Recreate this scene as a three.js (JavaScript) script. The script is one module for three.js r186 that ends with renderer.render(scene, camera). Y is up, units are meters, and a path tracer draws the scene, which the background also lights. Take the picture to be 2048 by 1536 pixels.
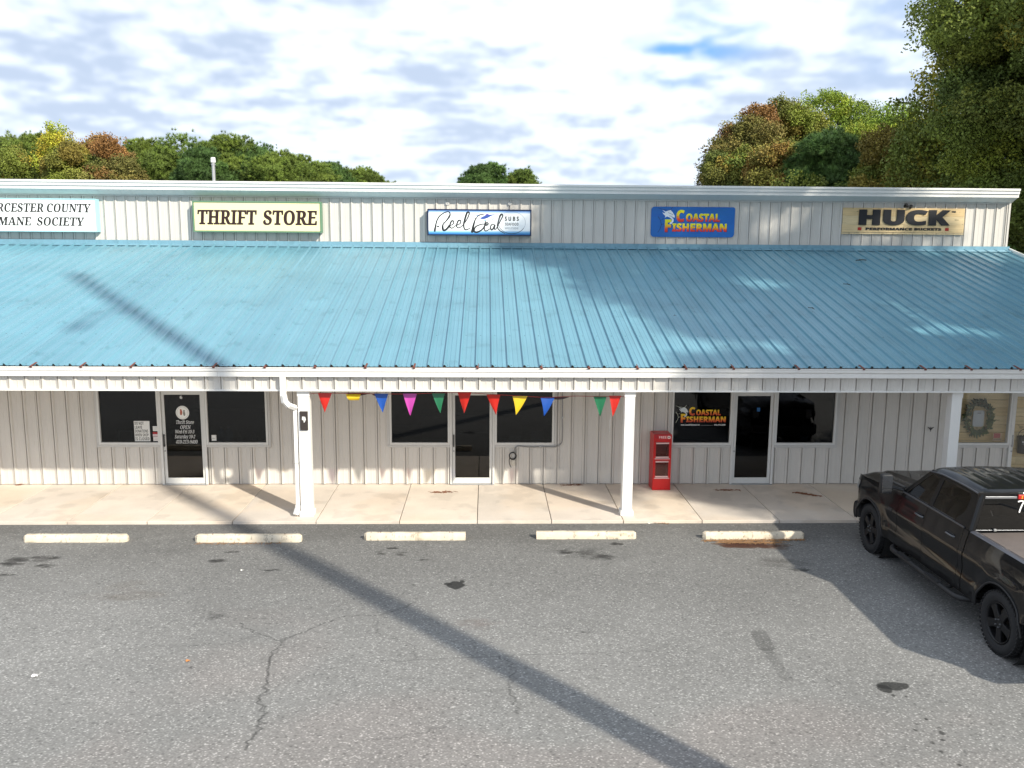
import * as THREE from 'three';
import { mergeGeometries, toCreasedNormals } from 'three/addons/utils/BufferGeometryUtils.js';
import { RoundedBoxGeometry } from 'three/addons/geometries/RoundedBoxGeometry.js';
import { TextGeometry } from 'three/addons/geometries/TextGeometry.js';
import { FontLoader } from 'three/addons/loaders/FontLoader.js';

// ---------------------------------------------------------------- camera, sky, sun, exposure
const scene = new THREE.Scene();
const FL = 1735, PITCH = 0.1584, YAW = 0.0305, ROLL = -0.0075;      // focal length in photo pixels (2048 x 1536), radians
const CAM = new THREE.Vector3(0, 5.26, 18.76);
const FW = new THREE.Vector3(Math.sin(YAW) * Math.cos(PITCH), -Math.sin(PITCH), -Math.cos(YAW) * Math.cos(PITCH));
const RT0 = new THREE.Vector3(Math.cos(YAW), 0, Math.sin(YAW));
const UP0 = new THREE.Vector3().crossVectors(RT0, FW);
const RT = RT0.clone().multiplyScalar(Math.cos(ROLL)).addScaledVector(UP0, -Math.sin(ROLL));
const UPV = RT0.clone().multiplyScalar(Math.sin(ROLL)).addScaledVector(UP0, Math.cos(ROLL));
const camera = new THREE.PerspectiveCamera(2 * Math.atan(768 / FL) * 180 / Math.PI, 2048 / 1536, 0.1, 2000);
camera.position.copy(CAM);
camera.up.copy(UPV);
camera.lookAt(CAM.clone().add(FW));
scene.add(camera);

const SUN = new THREE.Vector3(0.86, 0.903, 1).normalize();          // towards the sun
const sun = new THREE.DirectionalLight(new THREE.Color(1, 0.93, 0.80), 4.9);
sun.position.copy(SUN).multiplyScalar(60);
sun.castShadow = true;
sun.shadow.mapSize.set(4096, 4096);
Object.assign(sun.shadow.camera, { left: -40, right: 40, top: 40, bottom: -40, near: 1, far: 160 });
sun.shadow.radius = 2.2;
scene.add(sun, sun.target);

const renderer = new THREE.WebGLRenderer({ antialias: true });
renderer.setSize(1024, 768);
renderer.toneMapping = THREE.LinearToneMapping;
renderer.toneMappingExposure = 1.25;
renderer.shadowMap.enabled = true;

// seeded noise
function rng(seed) { let s = seed | 0; return () => { s = (s + 0x6d2b79f5) | 0; let t = Math.imul(s ^ (s >>> 15), 1 | s); t = (t + Math.imul(t ^ (t >>> 7), 61 | t)) ^ t; return ((t ^ (t >>> 14)) >>> 0) / 4294967296; }; }
const hash = (x, y, s) => { let h = Math.imul(x, 374761393) + Math.imul(y, 668265263) + Math.imul(s, 1274126177); h = Math.imul(h ^ (h >>> 13), 1274126177); return ((h ^ (h >>> 16)) >>> 0) / 4294967296; };
const lerp = (a, b, t) => a + (b - a) * t, clamp = (x, a = 0, b = 1) => Math.min(b, Math.max(a, x)), sstep = (a, b, x) => { const t = clamp((x - a) / (b - a)); return t * t * (3 - 2 * t); };
function vnoise(x, y, per, s) {                                     // value noise that repeats every per cells
  const ix = Math.floor(x), iy = Math.floor(y), fx = x - ix, fy = y - iy, m = (v) => ((v % per) + per) % per;
  const u = fx * fx * (3 - 2 * fx), v = fy * fy * (3 - 2 * fy);
  return lerp(lerp(hash(m(ix), m(iy), s), hash(m(ix + 1), m(iy), s), u), lerp(hash(m(ix), m(iy + 1), s), hash(m(ix + 1), m(iy + 1), s), u), v);
}
function fbm(x, y, per, s, oct = 4) { let a = 0.5, f = 1, r = 0, t = 0; for (let i = 0; i < oct; i++) { r += a * vnoise(x * f, y * f, per * f, s + i * 17); t += a; a *= 0.5; f *= 2; } return r / t; }

{ // the sky: a broken sheet of white altocumulus with grey-blue bases and a few blue holes
  const W = 2048, H = 1024, data = new Float32Array(W * H * 4), BIG = 4096;
  const dir = (u, v) => FW.clone().addScaledVector(RT, (u - 1024) / FL).addScaledVector(UPV, -(v - 768) / FL).normalize();
  const SPOTS = [[230, 45, 0.07, 1, 0], [60, 40, 0.05, 0.6, 0], [400, 110, 0.06, 0.8, 0], [530, 165, 0.07, 0.9, 0], [860, 120, 0.07, 0.8, 0], [900, 235, 0.06, 0.9, 0], [1000, 270, 0.05, 0.7, 0], [1180, 190, 0.05, 0.4, 0], [700, 130, 0.08, -1, 0], [300, 130, 0.06, -0.6, 0], [1150, 90, 0.1, -1.2, 0], [1640, 120, 0.07, -0.9, 0], [1330, 105, 0.035, 0, 0.9], [1400, 80, 0.035, 0, 0.8], [1490, 45, 0.035, 0, 0.7], [1760, 60, 0.05, 0.8, 0.25], [1690, 140, 0.04, 0.5, 0], [1560, 220, 0.06, 0.6, 0]].map(([u, v, r, s, h]) => [dir(u, v), r, s, h]);
  for (let j = 0; j < H; j++) {
    const el = ((j + 0.5) / H - 0.5) * Math.PI, y = Math.sin(el), ch = Math.cos(el);
    for (let i = 0; i < W; i++) {
      const az = ((i + 0.5) / W - 0.5) * 2 * Math.PI, x = Math.cos(az) * ch, z = Math.sin(az) * ch, o = (j * W + i) * 4;
      let c;
      if (y <= 0) c = [0.30, 0.31, 0.31];
      else {
        const k = 1 / (y + 0.11), px = x * k * 1.9 + 40, pz = z * k * 1.55 + 40;
        const wx = fbm(px * 0.6, pz * 0.6, BIG, 5, 3) - 0.5, wz = fbm(px * 0.6 + 9, pz * 0.6 + 3, BIG, 8, 3) - 0.5;
        const n = fbm(px + wx * 1.5, pz + wz * 1.5, BIG, 21, 6), m = fbm(px * 2.7 + wx * 2.4, pz * 3.6 + wz * 1.5, BIG, 77, 5), f3 = fbm(px * 8 + wx * 5, pz * 9 + wz * 3, BIG, 133, 4), big = fbm(px * 0.3 + 3.1, pz * 0.3 + 1.7, BIG, 55, 3);
        let sh = 0, ho = 0;
        for (const [d, r, s, h] of SPOTS) { const q = 1 - (x * d.x + y * d.y + z * d.z); if (q < r * r * 3) { const g = Math.exp(-q * 2 / (r * r)); sh += s * g; ho += h * g; } }
        const shade = sstep(0.425, 0.625, n * 0.40 + m * 0.38 + f3 * 0.22 + sh * 0.075 - 0.004);                        // grey-blue undersides
        const hole = clamp(sstep(0.60, 0.78, big * 0.45 + n * 0.45 + (m - 0.5) * 0.25 + 0.03) * 0.7 + ho * sstep(0.40, 0.62, n * 0.5 + m * 0.5)); // blue between the clouds
        const far = Math.exp(-y * 15);
        const white = [0.85, 0.93, 1.04], base = [0.43, 0.53, 0.70], blue = [0.17, 0.42, 0.86];
        c = [0, 1, 2].map((q) => { let v = lerp(white[q], base[q], shade * 0.9); v = lerp(v, blue[q], hole); return lerp(v, [0.80, 0.90, 1.00][q], far * 0.5); });
      }
      data[o] = c[0]; data[o + 1] = c[1]; data[o + 2] = c[2]; data[o + 3] = 1;
    }
  }
  const sky = new THREE.DataTexture(data, W, H, THREE.RGBAFormat, THREE.FloatType);
  sky.mapping = THREE.EquirectangularReflectionMapping; sky.magFilter = sky.minFilter = THREE.LinearFilter; sky.needsUpdate = true;
  scene.background = sky; scene.environment = sky;
}

// ---------------------------------------------------------------- helpers
const V = (x, y, z) => new THREE.Vector3(x, y, z);
const ray = (u, v) => FW.clone().addScaledVector(RT, (u - 1024) / FL).addScaledVector(UPV, -(v - 768) / FL);
const onZ = (u, v, z) => { const d = ray(u, v); return CAM.clone().addScaledVector(d, (z - CAM.z) / d.z); };      // photo pixel on an upright plane parallel to the shop front
const onY = (u, v, y) => { const d = ray(u, v); return CAM.clone().addScaledVector(d, (y - CAM.y) / d.y); };      // photo pixel on a level plane
const LOT = -0.06;                                                  // the asphalt; the sidewalk's top is y = 0
const names = new Map();
function numbered(n) { const k = names.get(n) ?? 0; names.set(n, k + 1); return k ? n + '_' + String(k).padStart(3, '0') : n; }
function tag(o, label, category, group, kind) { if (label) o.userData.label = label; if (category) o.userData.category = category; if (group) o.userData.group = group; if (kind) o.userData.kind = kind; return o; }
function thing(name, label, category, [x, y, z] = [0, 0, 0], group) { const g = new THREE.Group(); g.name = numbered(name); g.position.set(x, y, z); scene.add(g); return tag(g, label, category, group); }
function struct(name, geo, mat) { const m = new THREE.Mesh(geo, mat); m.name = numbered(name); m.castShadow = m.receiveShadow = true; m.userData.kind = 'structure'; scene.add(m); return m; }
function part(name, geos, mat, parent) {
  const list = (Array.isArray(geos) ? geos : [geos]).map((g) => g.index ? g.toNonIndexed() : g);
  const geo = list.length > 1 ? mergeGeometries(list.map((g) => { const c = new THREE.BufferGeometry(); for (const k of ['position', 'normal', 'uv']) c.setAttribute(k, g.attributes[k]); return c; })) : list[0];
  const m = new THREE.Mesh(geo, mat); m.name = name; m.castShadow = m.receiveShadow = true; parent.add(m); return m;
}
function grp(name, parent) { const g = new THREE.Group(); g.name = name; parent.add(g); return g; }
function one(name, geos, mat, label, category, pos, group) { const m = part(name, geos, mat, scene); m.name = numbered(name); if (pos) m.position.set(...pos); return tag(m, label, category, group); }
// uv in metres from the dominant axis of each triangle
function metric(geo, ox = 0, oy = 0) {
  const g = geo.index ? geo.toNonIndexed() : geo, p = g.attributes.position, uv = new Float32Array(p.count * 2), a = V(), b = V(), c = V(), n = V();
  for (let i = 0; i < p.count; i += 3) {
    a.fromBufferAttribute(p, i); b.fromBufferAttribute(p, i + 1); c.fromBufferAttribute(p, i + 2);
    n.copy(b).sub(a).cross(c.sub(a)); const x = Math.abs(n.x), y = Math.abs(n.y), z = Math.abs(n.z);
    for (let k = 0; k < 3; k++) {
      const X = p.getX(i + k), Y = p.getY(i + k), Z = p.getZ(i + k);
      const q = y >= x && y >= z ? [X, Z] : x >= z ? [Z, Y] : [X, Y];
      uv[(i + k) * 2] = q[0] + ox; uv[(i + k) * 2 + 1] = q[1] + oy;
    }
  }
  g.setAttribute('uv', new THREE.BufferAttribute(uv, 2)); return g;
}
const bx = (x0, x1, y0, y1, z0, z1, r = 0) => { const w = x1 - x0, h = y1 - y0, d = z1 - z0; const g = r ? new RoundedBoxGeometry(w, h, d, 1, Math.min(r, w / 2.01, h / 2.01, d / 2.01)) : new THREE.BoxGeometry(w, h, d); g.translate((x0 + x1) / 2, (y0 + y1) / 2, (z0 + z1) / 2); return metric(g); };
const cyl = (r0, r1, h, seg = 16, open = false) => metric(new THREE.CylinderGeometry(r0, r1, h, seg, 1, open));
const tube = (pts, r, seg = 24, rs = 8, closed = false) => metric(new THREE.TubeGeometry(new THREE.CatmullRomCurve3(pts.map((p) => p.isVector3 ? p : V(...p)), closed, 'catmullrom', 0.2), seg, r, rs, closed));
function bar(a, b, r0, r1 = r0, seg = 7) { const d = b.clone().sub(a), g = new THREE.CylinderGeometry(r1, r0, d.length(), seg); g.applyQuaternion(new THREE.Quaternion().setFromUnitVectors(V(0, 1, 0), d.normalize())); const m = a.clone().add(b).multiplyScalar(0.5); g.translate(m.x, m.y, m.z); return metric(g); }
// a grid of points f(s, t) -> [x, y, z], s over n, t over m
function sheet(n, m, f, flip = false) {
  const pos = [], uv = [], idx = [];
  for (let j = 0; j <= m; j++) for (let i = 0; i <= n; i++) { const p = f(i / n, j / m); pos.push(p[0], p[1], p[2]); uv.push(i / n, j / m); }
  for (let j = 0; j < m; j++) for (let i = 0; i < n; i++) { const a = j * (n + 1) + i, b = a + 1, c = a + n + 1, d = c + 1; flip ? idx.push(a, c, b, b, c, d) : idx.push(a, b, c, b, d, c); }
  const g = new THREE.BufferGeometry(); g.setAttribute('position', new THREE.Float32BufferAttribute(pos, 3)); g.setAttribute('uv', new THREE.Float32BufferAttribute(uv, 2)); g.setIndex(idx); g.computeVertexNormals(); return g;
}
// corrugated metal sheet: ribs every foot, standing out along +z; the strip x0..x1, y0..y1
const RIB = 0.3048;
const ROOFP = [[0.000, 0], [0.012, 0.031], [0.034, 0.031], [0.064, 0], [0.118, 0], [0.126, 0.005], [0.140, 0.005], [0.148, 0], [0.212, 0], [0.220, 0.005], [0.234, 0.005], [0.242, 0]];
const WALLP = [[0.000, 0], [0.042, 0.027], [0.043, -0.012], [0.063, -0.012], [0.064, 0.034], [0.090, 0.034], [0.112, 0], [0.196, 0], [0.204, 0.004], [0.216, 0.004], [0.224, 0]];
function corr(x0, x1, y0, y1, phase = 0, k = 1, PROFILE = WALLP) {
  const h = (x) => { const u = (((x - phase) % RIB) + RIB) % RIB; for (let i = 0; i < PROFILE.length; i++) { const a = PROFILE[i], b = PROFILE[i + 1] ?? [RIB, 0]; if (u <= b[0] + 1e-9) return lerp(a[1], b[1], clamp((u - a[0]) / (b[0] - a[0]))) * k; } return 0; };
  const xs = [x0, x1];
  for (let q = Math.floor((x0 - phase) / RIB) - 1; q * RIB + phase < x1; q++) for (const [u] of PROFILE) { const x = phase + q * RIB + u; if (x > x0 + 1e-4 && x < x1 - 1e-4) xs.push(x); }
  xs.sort((a, b) => a - b);
  const pos = [], nor = [], uv = [];
  for (let i = 0; i + 1 < xs.length; i++) {
    const a = xs[i], b = xs[i + 1], ha = h(a + 1e-6), hb = h(b - 1e-6), l = Math.hypot(b - a, hb - ha), nx = -(hb - ha) / l, nz = (b - a) / l;
    for (const [X, Y, Z] of [[a, y0, ha], [b, y0, hb], [b, y1, hb], [a, y0, ha], [b, y1, hb], [a, y1, ha]]) { pos.push(X, Y, Z); nor.push(nx, 0, nz); uv.push(X, Y); }
  }
  const g = new THREE.BufferGeometry(); g.setAttribute('position', new THREE.Float32BufferAttribute(pos, 3)); g.setAttribute('normal', new THREE.Float32BufferAttribute(nor, 3)); g.setAttribute('uv', new THREE.Float32BufferAttribute(uv, 2)); return g;
}
// textures
const toS = (v) => { v = clamp(v); return 255 * (v <= 0.0031308 ? 12.92 * v : 1.055 * Math.pow(v, 1 / 2.4) - 0.055); };
function dtex(n, m, f, rep = 1, srgb = true) {                      // f(u, v) -> linear rgb, rep = metres per repeat
  const d = new Uint8Array(n * m * 4);
  for (let j = 0; j < m; j++) for (let i = 0; i < n; i++) { const c = f((i + 0.5) / n, (j + 0.5) / m, i, j), o = (j * n + i) * 4; for (let q = 0; q < 3; q++) d[o + q] = srgb ? toS(c[q] ?? c) : clamp(c[q] ?? c) * 255; d[o + 3] = 255; }
  const t = new THREE.DataTexture(d, n, m); t.wrapS = t.wrapT = THREE.RepeatWrapping; t.magFilter = THREE.LinearFilter; t.minFilter = THREE.LinearMipmapLinearFilter; t.repeat.set(1 / rep, 1 / rep); if (srgb) t.colorSpace = THREE.SRGBColorSpace; t.needsUpdate = true; return t;
}
function print(w, h, draw) { const c = document.createElement('canvas'); c.width = w; c.height = h; const x = c.getContext('2d'); draw(x, w, h); const t = new THREE.CanvasTexture(c); t.colorSpace = THREE.SRGBColorSpace; t.magFilter = THREE.LinearFilter; t.anisotropy = 8; return t; }
const std = (r, g, b, rough = 0.6, more = {}) => new THREE.MeshStandardMaterial({ color: new THREE.Color().setRGB(r, g, b), roughness: rough, side: THREE.DoubleSide, ...more });

// mottled paint: gentle blotches, fine grain and thin run-off streaks
const tPaint = dtex(512, 512, (u, v) => { const n = fbm(u * 6, v * 6, 6, 3, 5), s = fbm(u * 90, v * 3, 90, 9, 2), g = hash(u * 512 | 0, v * 512 | 0, 4); const k = 0.90 + (n - 0.5) * 0.11 + (s - 0.5) * 0.035 + (g - 0.5) * 0.03; return [k, k * 0.995, k * 0.985]; }, 4);
const tRoof = dtex(512, 512, (u, v) => { const n = fbm(u * 5, v * 5, 5, 31, 5), s = fbm(u * 120, v * 2, 120, 19, 2), g = hash(u * 512 | 0, v * 512 | 0, 14), d = sstep(0.63, 0.8, fbm(u * 16, v * 16, 16, 44, 4)); const k = 0.9 + (n - 0.5) * 0.2 + (s - 0.5) * 0.13 + (g - 0.5) * 0.05 - d * 0.12; return [k * (1 - d * 0.02), k, k]; }, 5);
const tConc = dtex(1024, 1024, (u, v, i, j) => { const n = fbm(u * 7, v * 7, 7, 63, 5), b = fbm(u * 3, v * 3, 3, 90, 4), g = hash(i, j, 24), q = hash(i >> 1, j >> 1, 25), st = sstep(0.56, 0.74, fbm(u * 9 + 3, v * 9, 9, 71, 4)); const k = 0.88 + (n - 0.5) * 0.22 + (g - 0.5) * 0.10 + (q - 0.5) * 0.08 - st * 0.10; const w = sstep(0.52, 0.7, b) * 0.5; return [k, k * lerp(1, 0.93, w), k * lerp(1, 0.84, w)]; }, 3.7);
const tWood = dtex(512, 512, (u, v) => { const g = fbm(u * 3, v * 60, 60, 7, 4), n = fbm(u * 4, v * 8, 8, 17, 3), kn = sstep(0.78, 0.86, fbm(u * 9, v * 14, 14, 27, 2)); const k = 0.86 + (g - 0.5) * 0.3 + (n - 0.5) * 0.22 - kn * 0.3; return [k, k * 0.98, k * 0.94]; }, 1.3);
const tStop = dtex(1024, 512, (u, v, i, j) => { const n = fbm(u * 24, v * 12, 24, 163, 5), g = hash(i, j, 124), pit = sstep(0.66, 0.74, fbm(u * 90, v * 45, 90, 171, 3)), sc = sstep(0.60, 0.74, fbm(u * 10 + 3, v * 18, 36, 181, 4)); const k = 0.9 + (n - 0.5) * 0.24 + (g - 0.5) * 0.14 - pit * 0.32 - sc * 0.22; return [k, k * (0.985 - sc * 0.02), k * (0.95 - sc * 0.06)]; }, 2.6);
const M = {
  wall: std(0.68, 0.652, 0.61, 0.42, { map: tPaint }), wallB: std(0.66, 0.634, 0.593, 0.42, { map: tPaint }),
  white: std(0.88, 0.87, 0.845, 0.42, { map: tPaint }), soffit: std(0.88, 0.87, 0.845, 0.5, { map: tPaint }), alu: std(0.74, 0.74, 0.72, 0.35, { map: tPaint }), trim: std(0.60, 0.59, 0.57, 0.5, { map: tPaint }),
  roofA: std(0.142, 0.318, 0.400, 0.36, { map: tRoof }), roofB: std(0.136, 0.305, 0.388, 0.38, { map: tRoof }), roofC: std(0.150, 0.325, 0.405, 0.37, { map: tRoof }), flash: std(0.19, 0.37, 0.47, 0.4, { map: tRoof }),
  rust: std(0.16, 0.045, 0.028, 0.8), dark: std(0.02, 0.02, 0.022, 0.6), black: std(0.012, 0.012, 0.013, 0.5), grey: std(0.30, 0.30, 0.30, 0.5), steel: std(0.45, 0.45, 0.45, 0.35, { metalness: 0.7 }),
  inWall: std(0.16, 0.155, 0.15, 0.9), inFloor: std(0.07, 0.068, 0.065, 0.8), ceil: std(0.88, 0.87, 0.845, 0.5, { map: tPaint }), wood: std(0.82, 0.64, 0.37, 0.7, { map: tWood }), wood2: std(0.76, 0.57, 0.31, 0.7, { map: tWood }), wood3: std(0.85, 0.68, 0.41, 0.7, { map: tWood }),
  glass: new THREE.MeshPhysicalMaterial({ color: new THREE.Color().setRGB(0.30, 0.31, 0.32), transmission: 1, thickness: 0, roughness: 0.02, ior: 1.5, side: THREE.DoubleSide }),
  clear: new THREE.MeshPhysicalMaterial({ color: new THREE.Color().setRGB(0.95, 0.96, 0.96), transmission: 1, thickness: 0, roughness: 0.02, ior: 1.5, side: THREE.DoubleSide }),
  conc: std(0.68, 0.62, 0.53, 0.85, { map: tConc, bumpMap: tConc, bumpScale: 0.002 }), stop: std(0.70, 0.62, 0.50, 0.9, { map: tStop, bumpMap: tStop, bumpScale: 0.008 }),
};

// ---------------------------------------------------------------- the ground
{
  // the lot in front of the shops: one texture laid over the surface, holding aggregate, oil stains, patches and cracks
  const X0 = -15, X1 = 17, Z0 = 2.2, Z1 = 17.2, N = 2048;
  const cv = document.createElement('canvas'); cv.width = cv.height = N; const c = cv.getContext('2d'); c.fillStyle = '#fff'; c.fillRect(0, 0, N, N);
  const at = (u, v) => { const p = onY(u, v, LOT); return [(p.x - X0) / (X1 - X0) * N, (p.z - Z0) / (Z1 - Z0) * N]; };
  const r = rng(5);
  const crack = (pts, w = 1.6, a = 0.5) => { c.strokeStyle = `rgba(40,40,40,${a * 0.62})`; c.lineJoin = 'round'; for (let pass = 0; pass < 2; pass++) { c.lineWidth = pass ? w * 0.3 : w * 0.62; c.beginPath(); pts.forEach((p, i) => { const [x, y] = at(...p); if (!i) { c.moveTo(x, y); return; } const [px, py] = at(...pts[i - 1]); for (let k = 1; k <= 6; k++) { const t = k / 6, e = k < 6 ? 1 : 0; c.lineTo(lerp(px, x, t) + (r() - 0.5) * 7 * e, lerp(py, y, t) + (r() - 0.5) * 9 * e); } }); c.stroke(); } };
  crack([[480, 1245], [505, 1265], [560, 1283], [590, 1270], [640, 1250], [690, 1232], [760, 1230], [830, 1205]], 2.6, 0.6);
  crack([[565, 1283], [540, 1315], [535, 1365], [520, 1400], [528, 1430], [512, 1465], [490, 1500]], 3.2, 0.62);
  crack([[220, 1300], [330, 1292], [440, 1290], [520, 1272]], 1.8, 0.4); crack([[750, 1240], [755, 1265], [825, 1290], [833, 1318]], 1.8, 0.42);
  crack([[760, 1322], [880, 1318], [1000, 1312], [1100, 1308], [1200, 1306], [1300, 1303]], 2.4, 0.5); crack([[1000, 1312], [1030, 1335], [1018, 1368], [1030, 1400], [1036, 1428]], 2.6, 0.5);
  crack([[1310, 1302], [1345, 1280], [1420, 1270]], 1.6, 0.35); crack([[830, 1370], [800, 1400], [780, 1415]], 1.6, 0.4); crack([[720, 1480], [800, 1477], [860, 1462], [905, 1440]], 2.2, 0.45); crack([[940, 1380], [980, 1382], [1020, 1378]], 3, 0.3);
  crack([[1560, 1305], [1680, 1306], [1770, 1312]], 1.4, 0.25); crack([[640, 1150], [660, 1170], [648, 1180]], 1.4, 0.4); crack([[500, 1410], [550, 1375], [570, 1350]], 1.4, 0.25);
  const blot = (u, v, rx, ry, a, n = 9, col = '24,23,22') => { const [x, y] = at(u, v), [x2] = at(u + rx, v), [, y2] = at(u, v + ry), w = x2 - x, h = y2 - y; for (let i = 0; i < n; i++) { const q = r() * 6.28, d = Math.sqrt(r()) * 0.75; c.fillStyle = `rgba(${col},${a * (0.45 + 0.55 * r())})`; c.beginPath(); c.ellipse(x + Math.cos(q) * w * d, y + Math.sin(q) * h * d, w * (0.2 + r() * 0.3), h * (0.2 + r() * 0.3), r() * 3, 0, 6.3); c.fill(); } };
  // oil drips and stains where the photograph has them
  for (const [u, v, a, b, k, n] of [[60, 1118, 50, 8, 0.28, 14], [90, 1132, 22, 4, 0.45, 10], [20, 1128, 30, 5, 0.4, 10], [10, 1150, 26, 3, 0.4, 8], [105, 1115, 20, 4, 0.4, 9], [432, 1122, 18, 5, 0.5, 10], [465, 1105, 22, 3, 0.35, 8], [540, 1140, 22, 3, 0.4, 9], [785, 1096, 14, 3, 0.5, 8], [762, 1106, 14, 4, 0.3, 9], [805, 1108, 14, 5, 0.3, 9], [848, 1120, 12, 2.5, 0.45, 7], [1130, 1104, 18, 6, 0.45, 12], [1180, 1108, 40, 12, 0.14, 16], [1235, 1088, 14, 5, 0.5, 10], [1205, 1115, 22, 8, 0.2, 12], [1595, 1140, 24, 5, 0.3, 10], [1570, 1125, 60, 12, 0.10, 14], [435, 1228, 22, 14, 0.10, 14], [1170, 1265, 12, 3, 0.2, 8], [197, 1168, 6, 2, 0.6, 5], [383, 1335, 6, 2.5, 0.7, 5], [235, 1359, 3, 2, 0.7, 4], [419, 1434, 4, 2, 0.8, 4], [812, 1291, 3, 1.5, 0.7, 4], [810, 1339, 4, 1.5, 0.7, 4], [867, 1464, 3, 2, 0.7, 4], [833, 1427, 3, 2, 0.4, 4], [707, 1198, 3, 1.5, 0.7, 4], [282, 1236, 3, 1.5, 0.6, 4], [542, 1240, 3, 1.5, 0.6, 4], [825, 1170, 5, 2.5, 0.5, 5]]) blot(u, v, a, b, k, n);
  const pool = (u, v, rx, ry, a) => { const [x, y] = at(u, v), [x2] = at(u + rx, v), [, y2] = at(u, v + ry); c.fillStyle = `rgba(28,28,27,${a})`; c.beginPath(); for (let k = 0; k < 40; k++) { const q = k / 40 * 6.283, f = 0.82 + 0.3 * vnoise(Math.cos(q) * 2 + u, Math.sin(q) * 2 + v, 9999, 2); c.lineTo(x + Math.cos(q) * (x2 - x) * f, y + Math.sin(q) * (y2 - y) * f); } c.fill(); };
  for (const p of [[1786, 1372, 34, 9, 0.72], [1768, 1377, 14, 9, 0.72], [1787, 1391, 4, 3, 0.6], [1812, 1393, 3, 2, 0.6], [912, 1170, 17, 8, 0.8], [896, 1168, 8, 3, 0.7], [924, 1163, 5, 3, 0.7], [1852, 1438, 4, 2.5, 0.6], [1834, 1448, 4, 2, 0.5], [1831, 1460, 4, 2.5, 0.6], [1879, 1456, 4, 2, 0.5], [1884, 1466, 6, 4, 0.65], [1885, 1480, 5, 3, 0.6], [1865, 1486, 4, 3, 0.6], [1882, 1504, 4, 3, 0.6], [1919, 1530, 5, 3, 0.6]]) pool(...p);
  { // a long skid of oil
    const a = at(1517, 1264), b = at(1534, 1298), d = at(1575, 1360); c.lineCap = 'round'; c.strokeStyle = 'rgba(30,30,29,0.26)'; c.lineWidth = 15; c.beginPath(); c.moveTo(...a); c.lineTo(...b); c.stroke(); c.strokeStyle = 'rgba(30,30,29,0.16)'; c.lineWidth = 10; c.beginPath(); c.moveTo(...b); c.lineTo(...d); c.stroke();
  }
  blot(1500, 1090, 95, 6, 0.5, 26, '120,50,18'); blot(1505, 1086, 60, 3, 0.5, 14, '105,40,14'); blot(950, 1250, 50, 14, 0.10, 12, '140,90,80'); blot(250, 1180, 110, 22, 0.06, 14, '120,90,70');   // rusty needle litter and faint reddish patches
  const mask = c.getImageData(0, 0, N, N).data;
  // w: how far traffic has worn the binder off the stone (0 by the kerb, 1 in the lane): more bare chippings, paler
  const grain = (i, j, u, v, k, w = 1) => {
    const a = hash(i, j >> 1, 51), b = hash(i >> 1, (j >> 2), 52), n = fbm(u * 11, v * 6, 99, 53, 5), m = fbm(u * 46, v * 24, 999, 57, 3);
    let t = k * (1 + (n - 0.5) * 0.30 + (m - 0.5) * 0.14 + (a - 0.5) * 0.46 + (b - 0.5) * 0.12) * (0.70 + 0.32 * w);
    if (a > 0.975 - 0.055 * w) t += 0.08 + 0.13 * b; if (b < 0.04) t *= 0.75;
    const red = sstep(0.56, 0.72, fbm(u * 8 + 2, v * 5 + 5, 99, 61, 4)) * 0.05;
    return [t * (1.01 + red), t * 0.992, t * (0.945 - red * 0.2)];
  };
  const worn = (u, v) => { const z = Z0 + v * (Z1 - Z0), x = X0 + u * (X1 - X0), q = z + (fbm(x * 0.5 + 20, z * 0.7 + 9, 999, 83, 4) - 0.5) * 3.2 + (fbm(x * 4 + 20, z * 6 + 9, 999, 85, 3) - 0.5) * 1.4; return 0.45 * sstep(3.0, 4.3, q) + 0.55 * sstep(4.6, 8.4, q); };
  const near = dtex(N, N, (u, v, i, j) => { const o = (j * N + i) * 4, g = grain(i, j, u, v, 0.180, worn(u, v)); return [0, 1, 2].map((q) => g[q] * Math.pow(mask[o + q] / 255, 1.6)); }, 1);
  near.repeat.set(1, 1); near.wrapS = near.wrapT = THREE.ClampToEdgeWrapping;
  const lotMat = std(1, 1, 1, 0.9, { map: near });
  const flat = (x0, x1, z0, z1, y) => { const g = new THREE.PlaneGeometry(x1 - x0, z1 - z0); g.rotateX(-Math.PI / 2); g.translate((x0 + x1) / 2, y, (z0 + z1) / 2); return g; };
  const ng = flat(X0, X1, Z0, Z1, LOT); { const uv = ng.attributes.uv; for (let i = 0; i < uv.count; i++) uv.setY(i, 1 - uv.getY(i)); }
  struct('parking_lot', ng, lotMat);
  const tile = dtex(1024, 1024, (u, v, i, j) => grain(i, j * 2, (u * 8) % 11 / 11, v, 0.168), 9);
  const far = flat(-60, 60, -30, 70, LOT - 0.012); metric(far);
  const fg = metric(far); struct('outer_lot', fg, std(1, 1, 1, 0.9, { map: tile }));
  const tGrass = dtex(512, 512, (u, v, i, j) => { const n = fbm(u * 9, v * 9, 9, 12, 5), g = hash(i, j, 2); const k = 0.6 + n * 0.5 + (g - 0.5) * 0.3; return [0.055 * k, 0.075 * k, 0.022 * k]; }, 7);
  const gr = metric(flat(-900, 900, -900, 900, LOT - 0.03)); struct('ground', gr, std(1, 1, 1, 1, { map: tGrass }));
}
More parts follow.
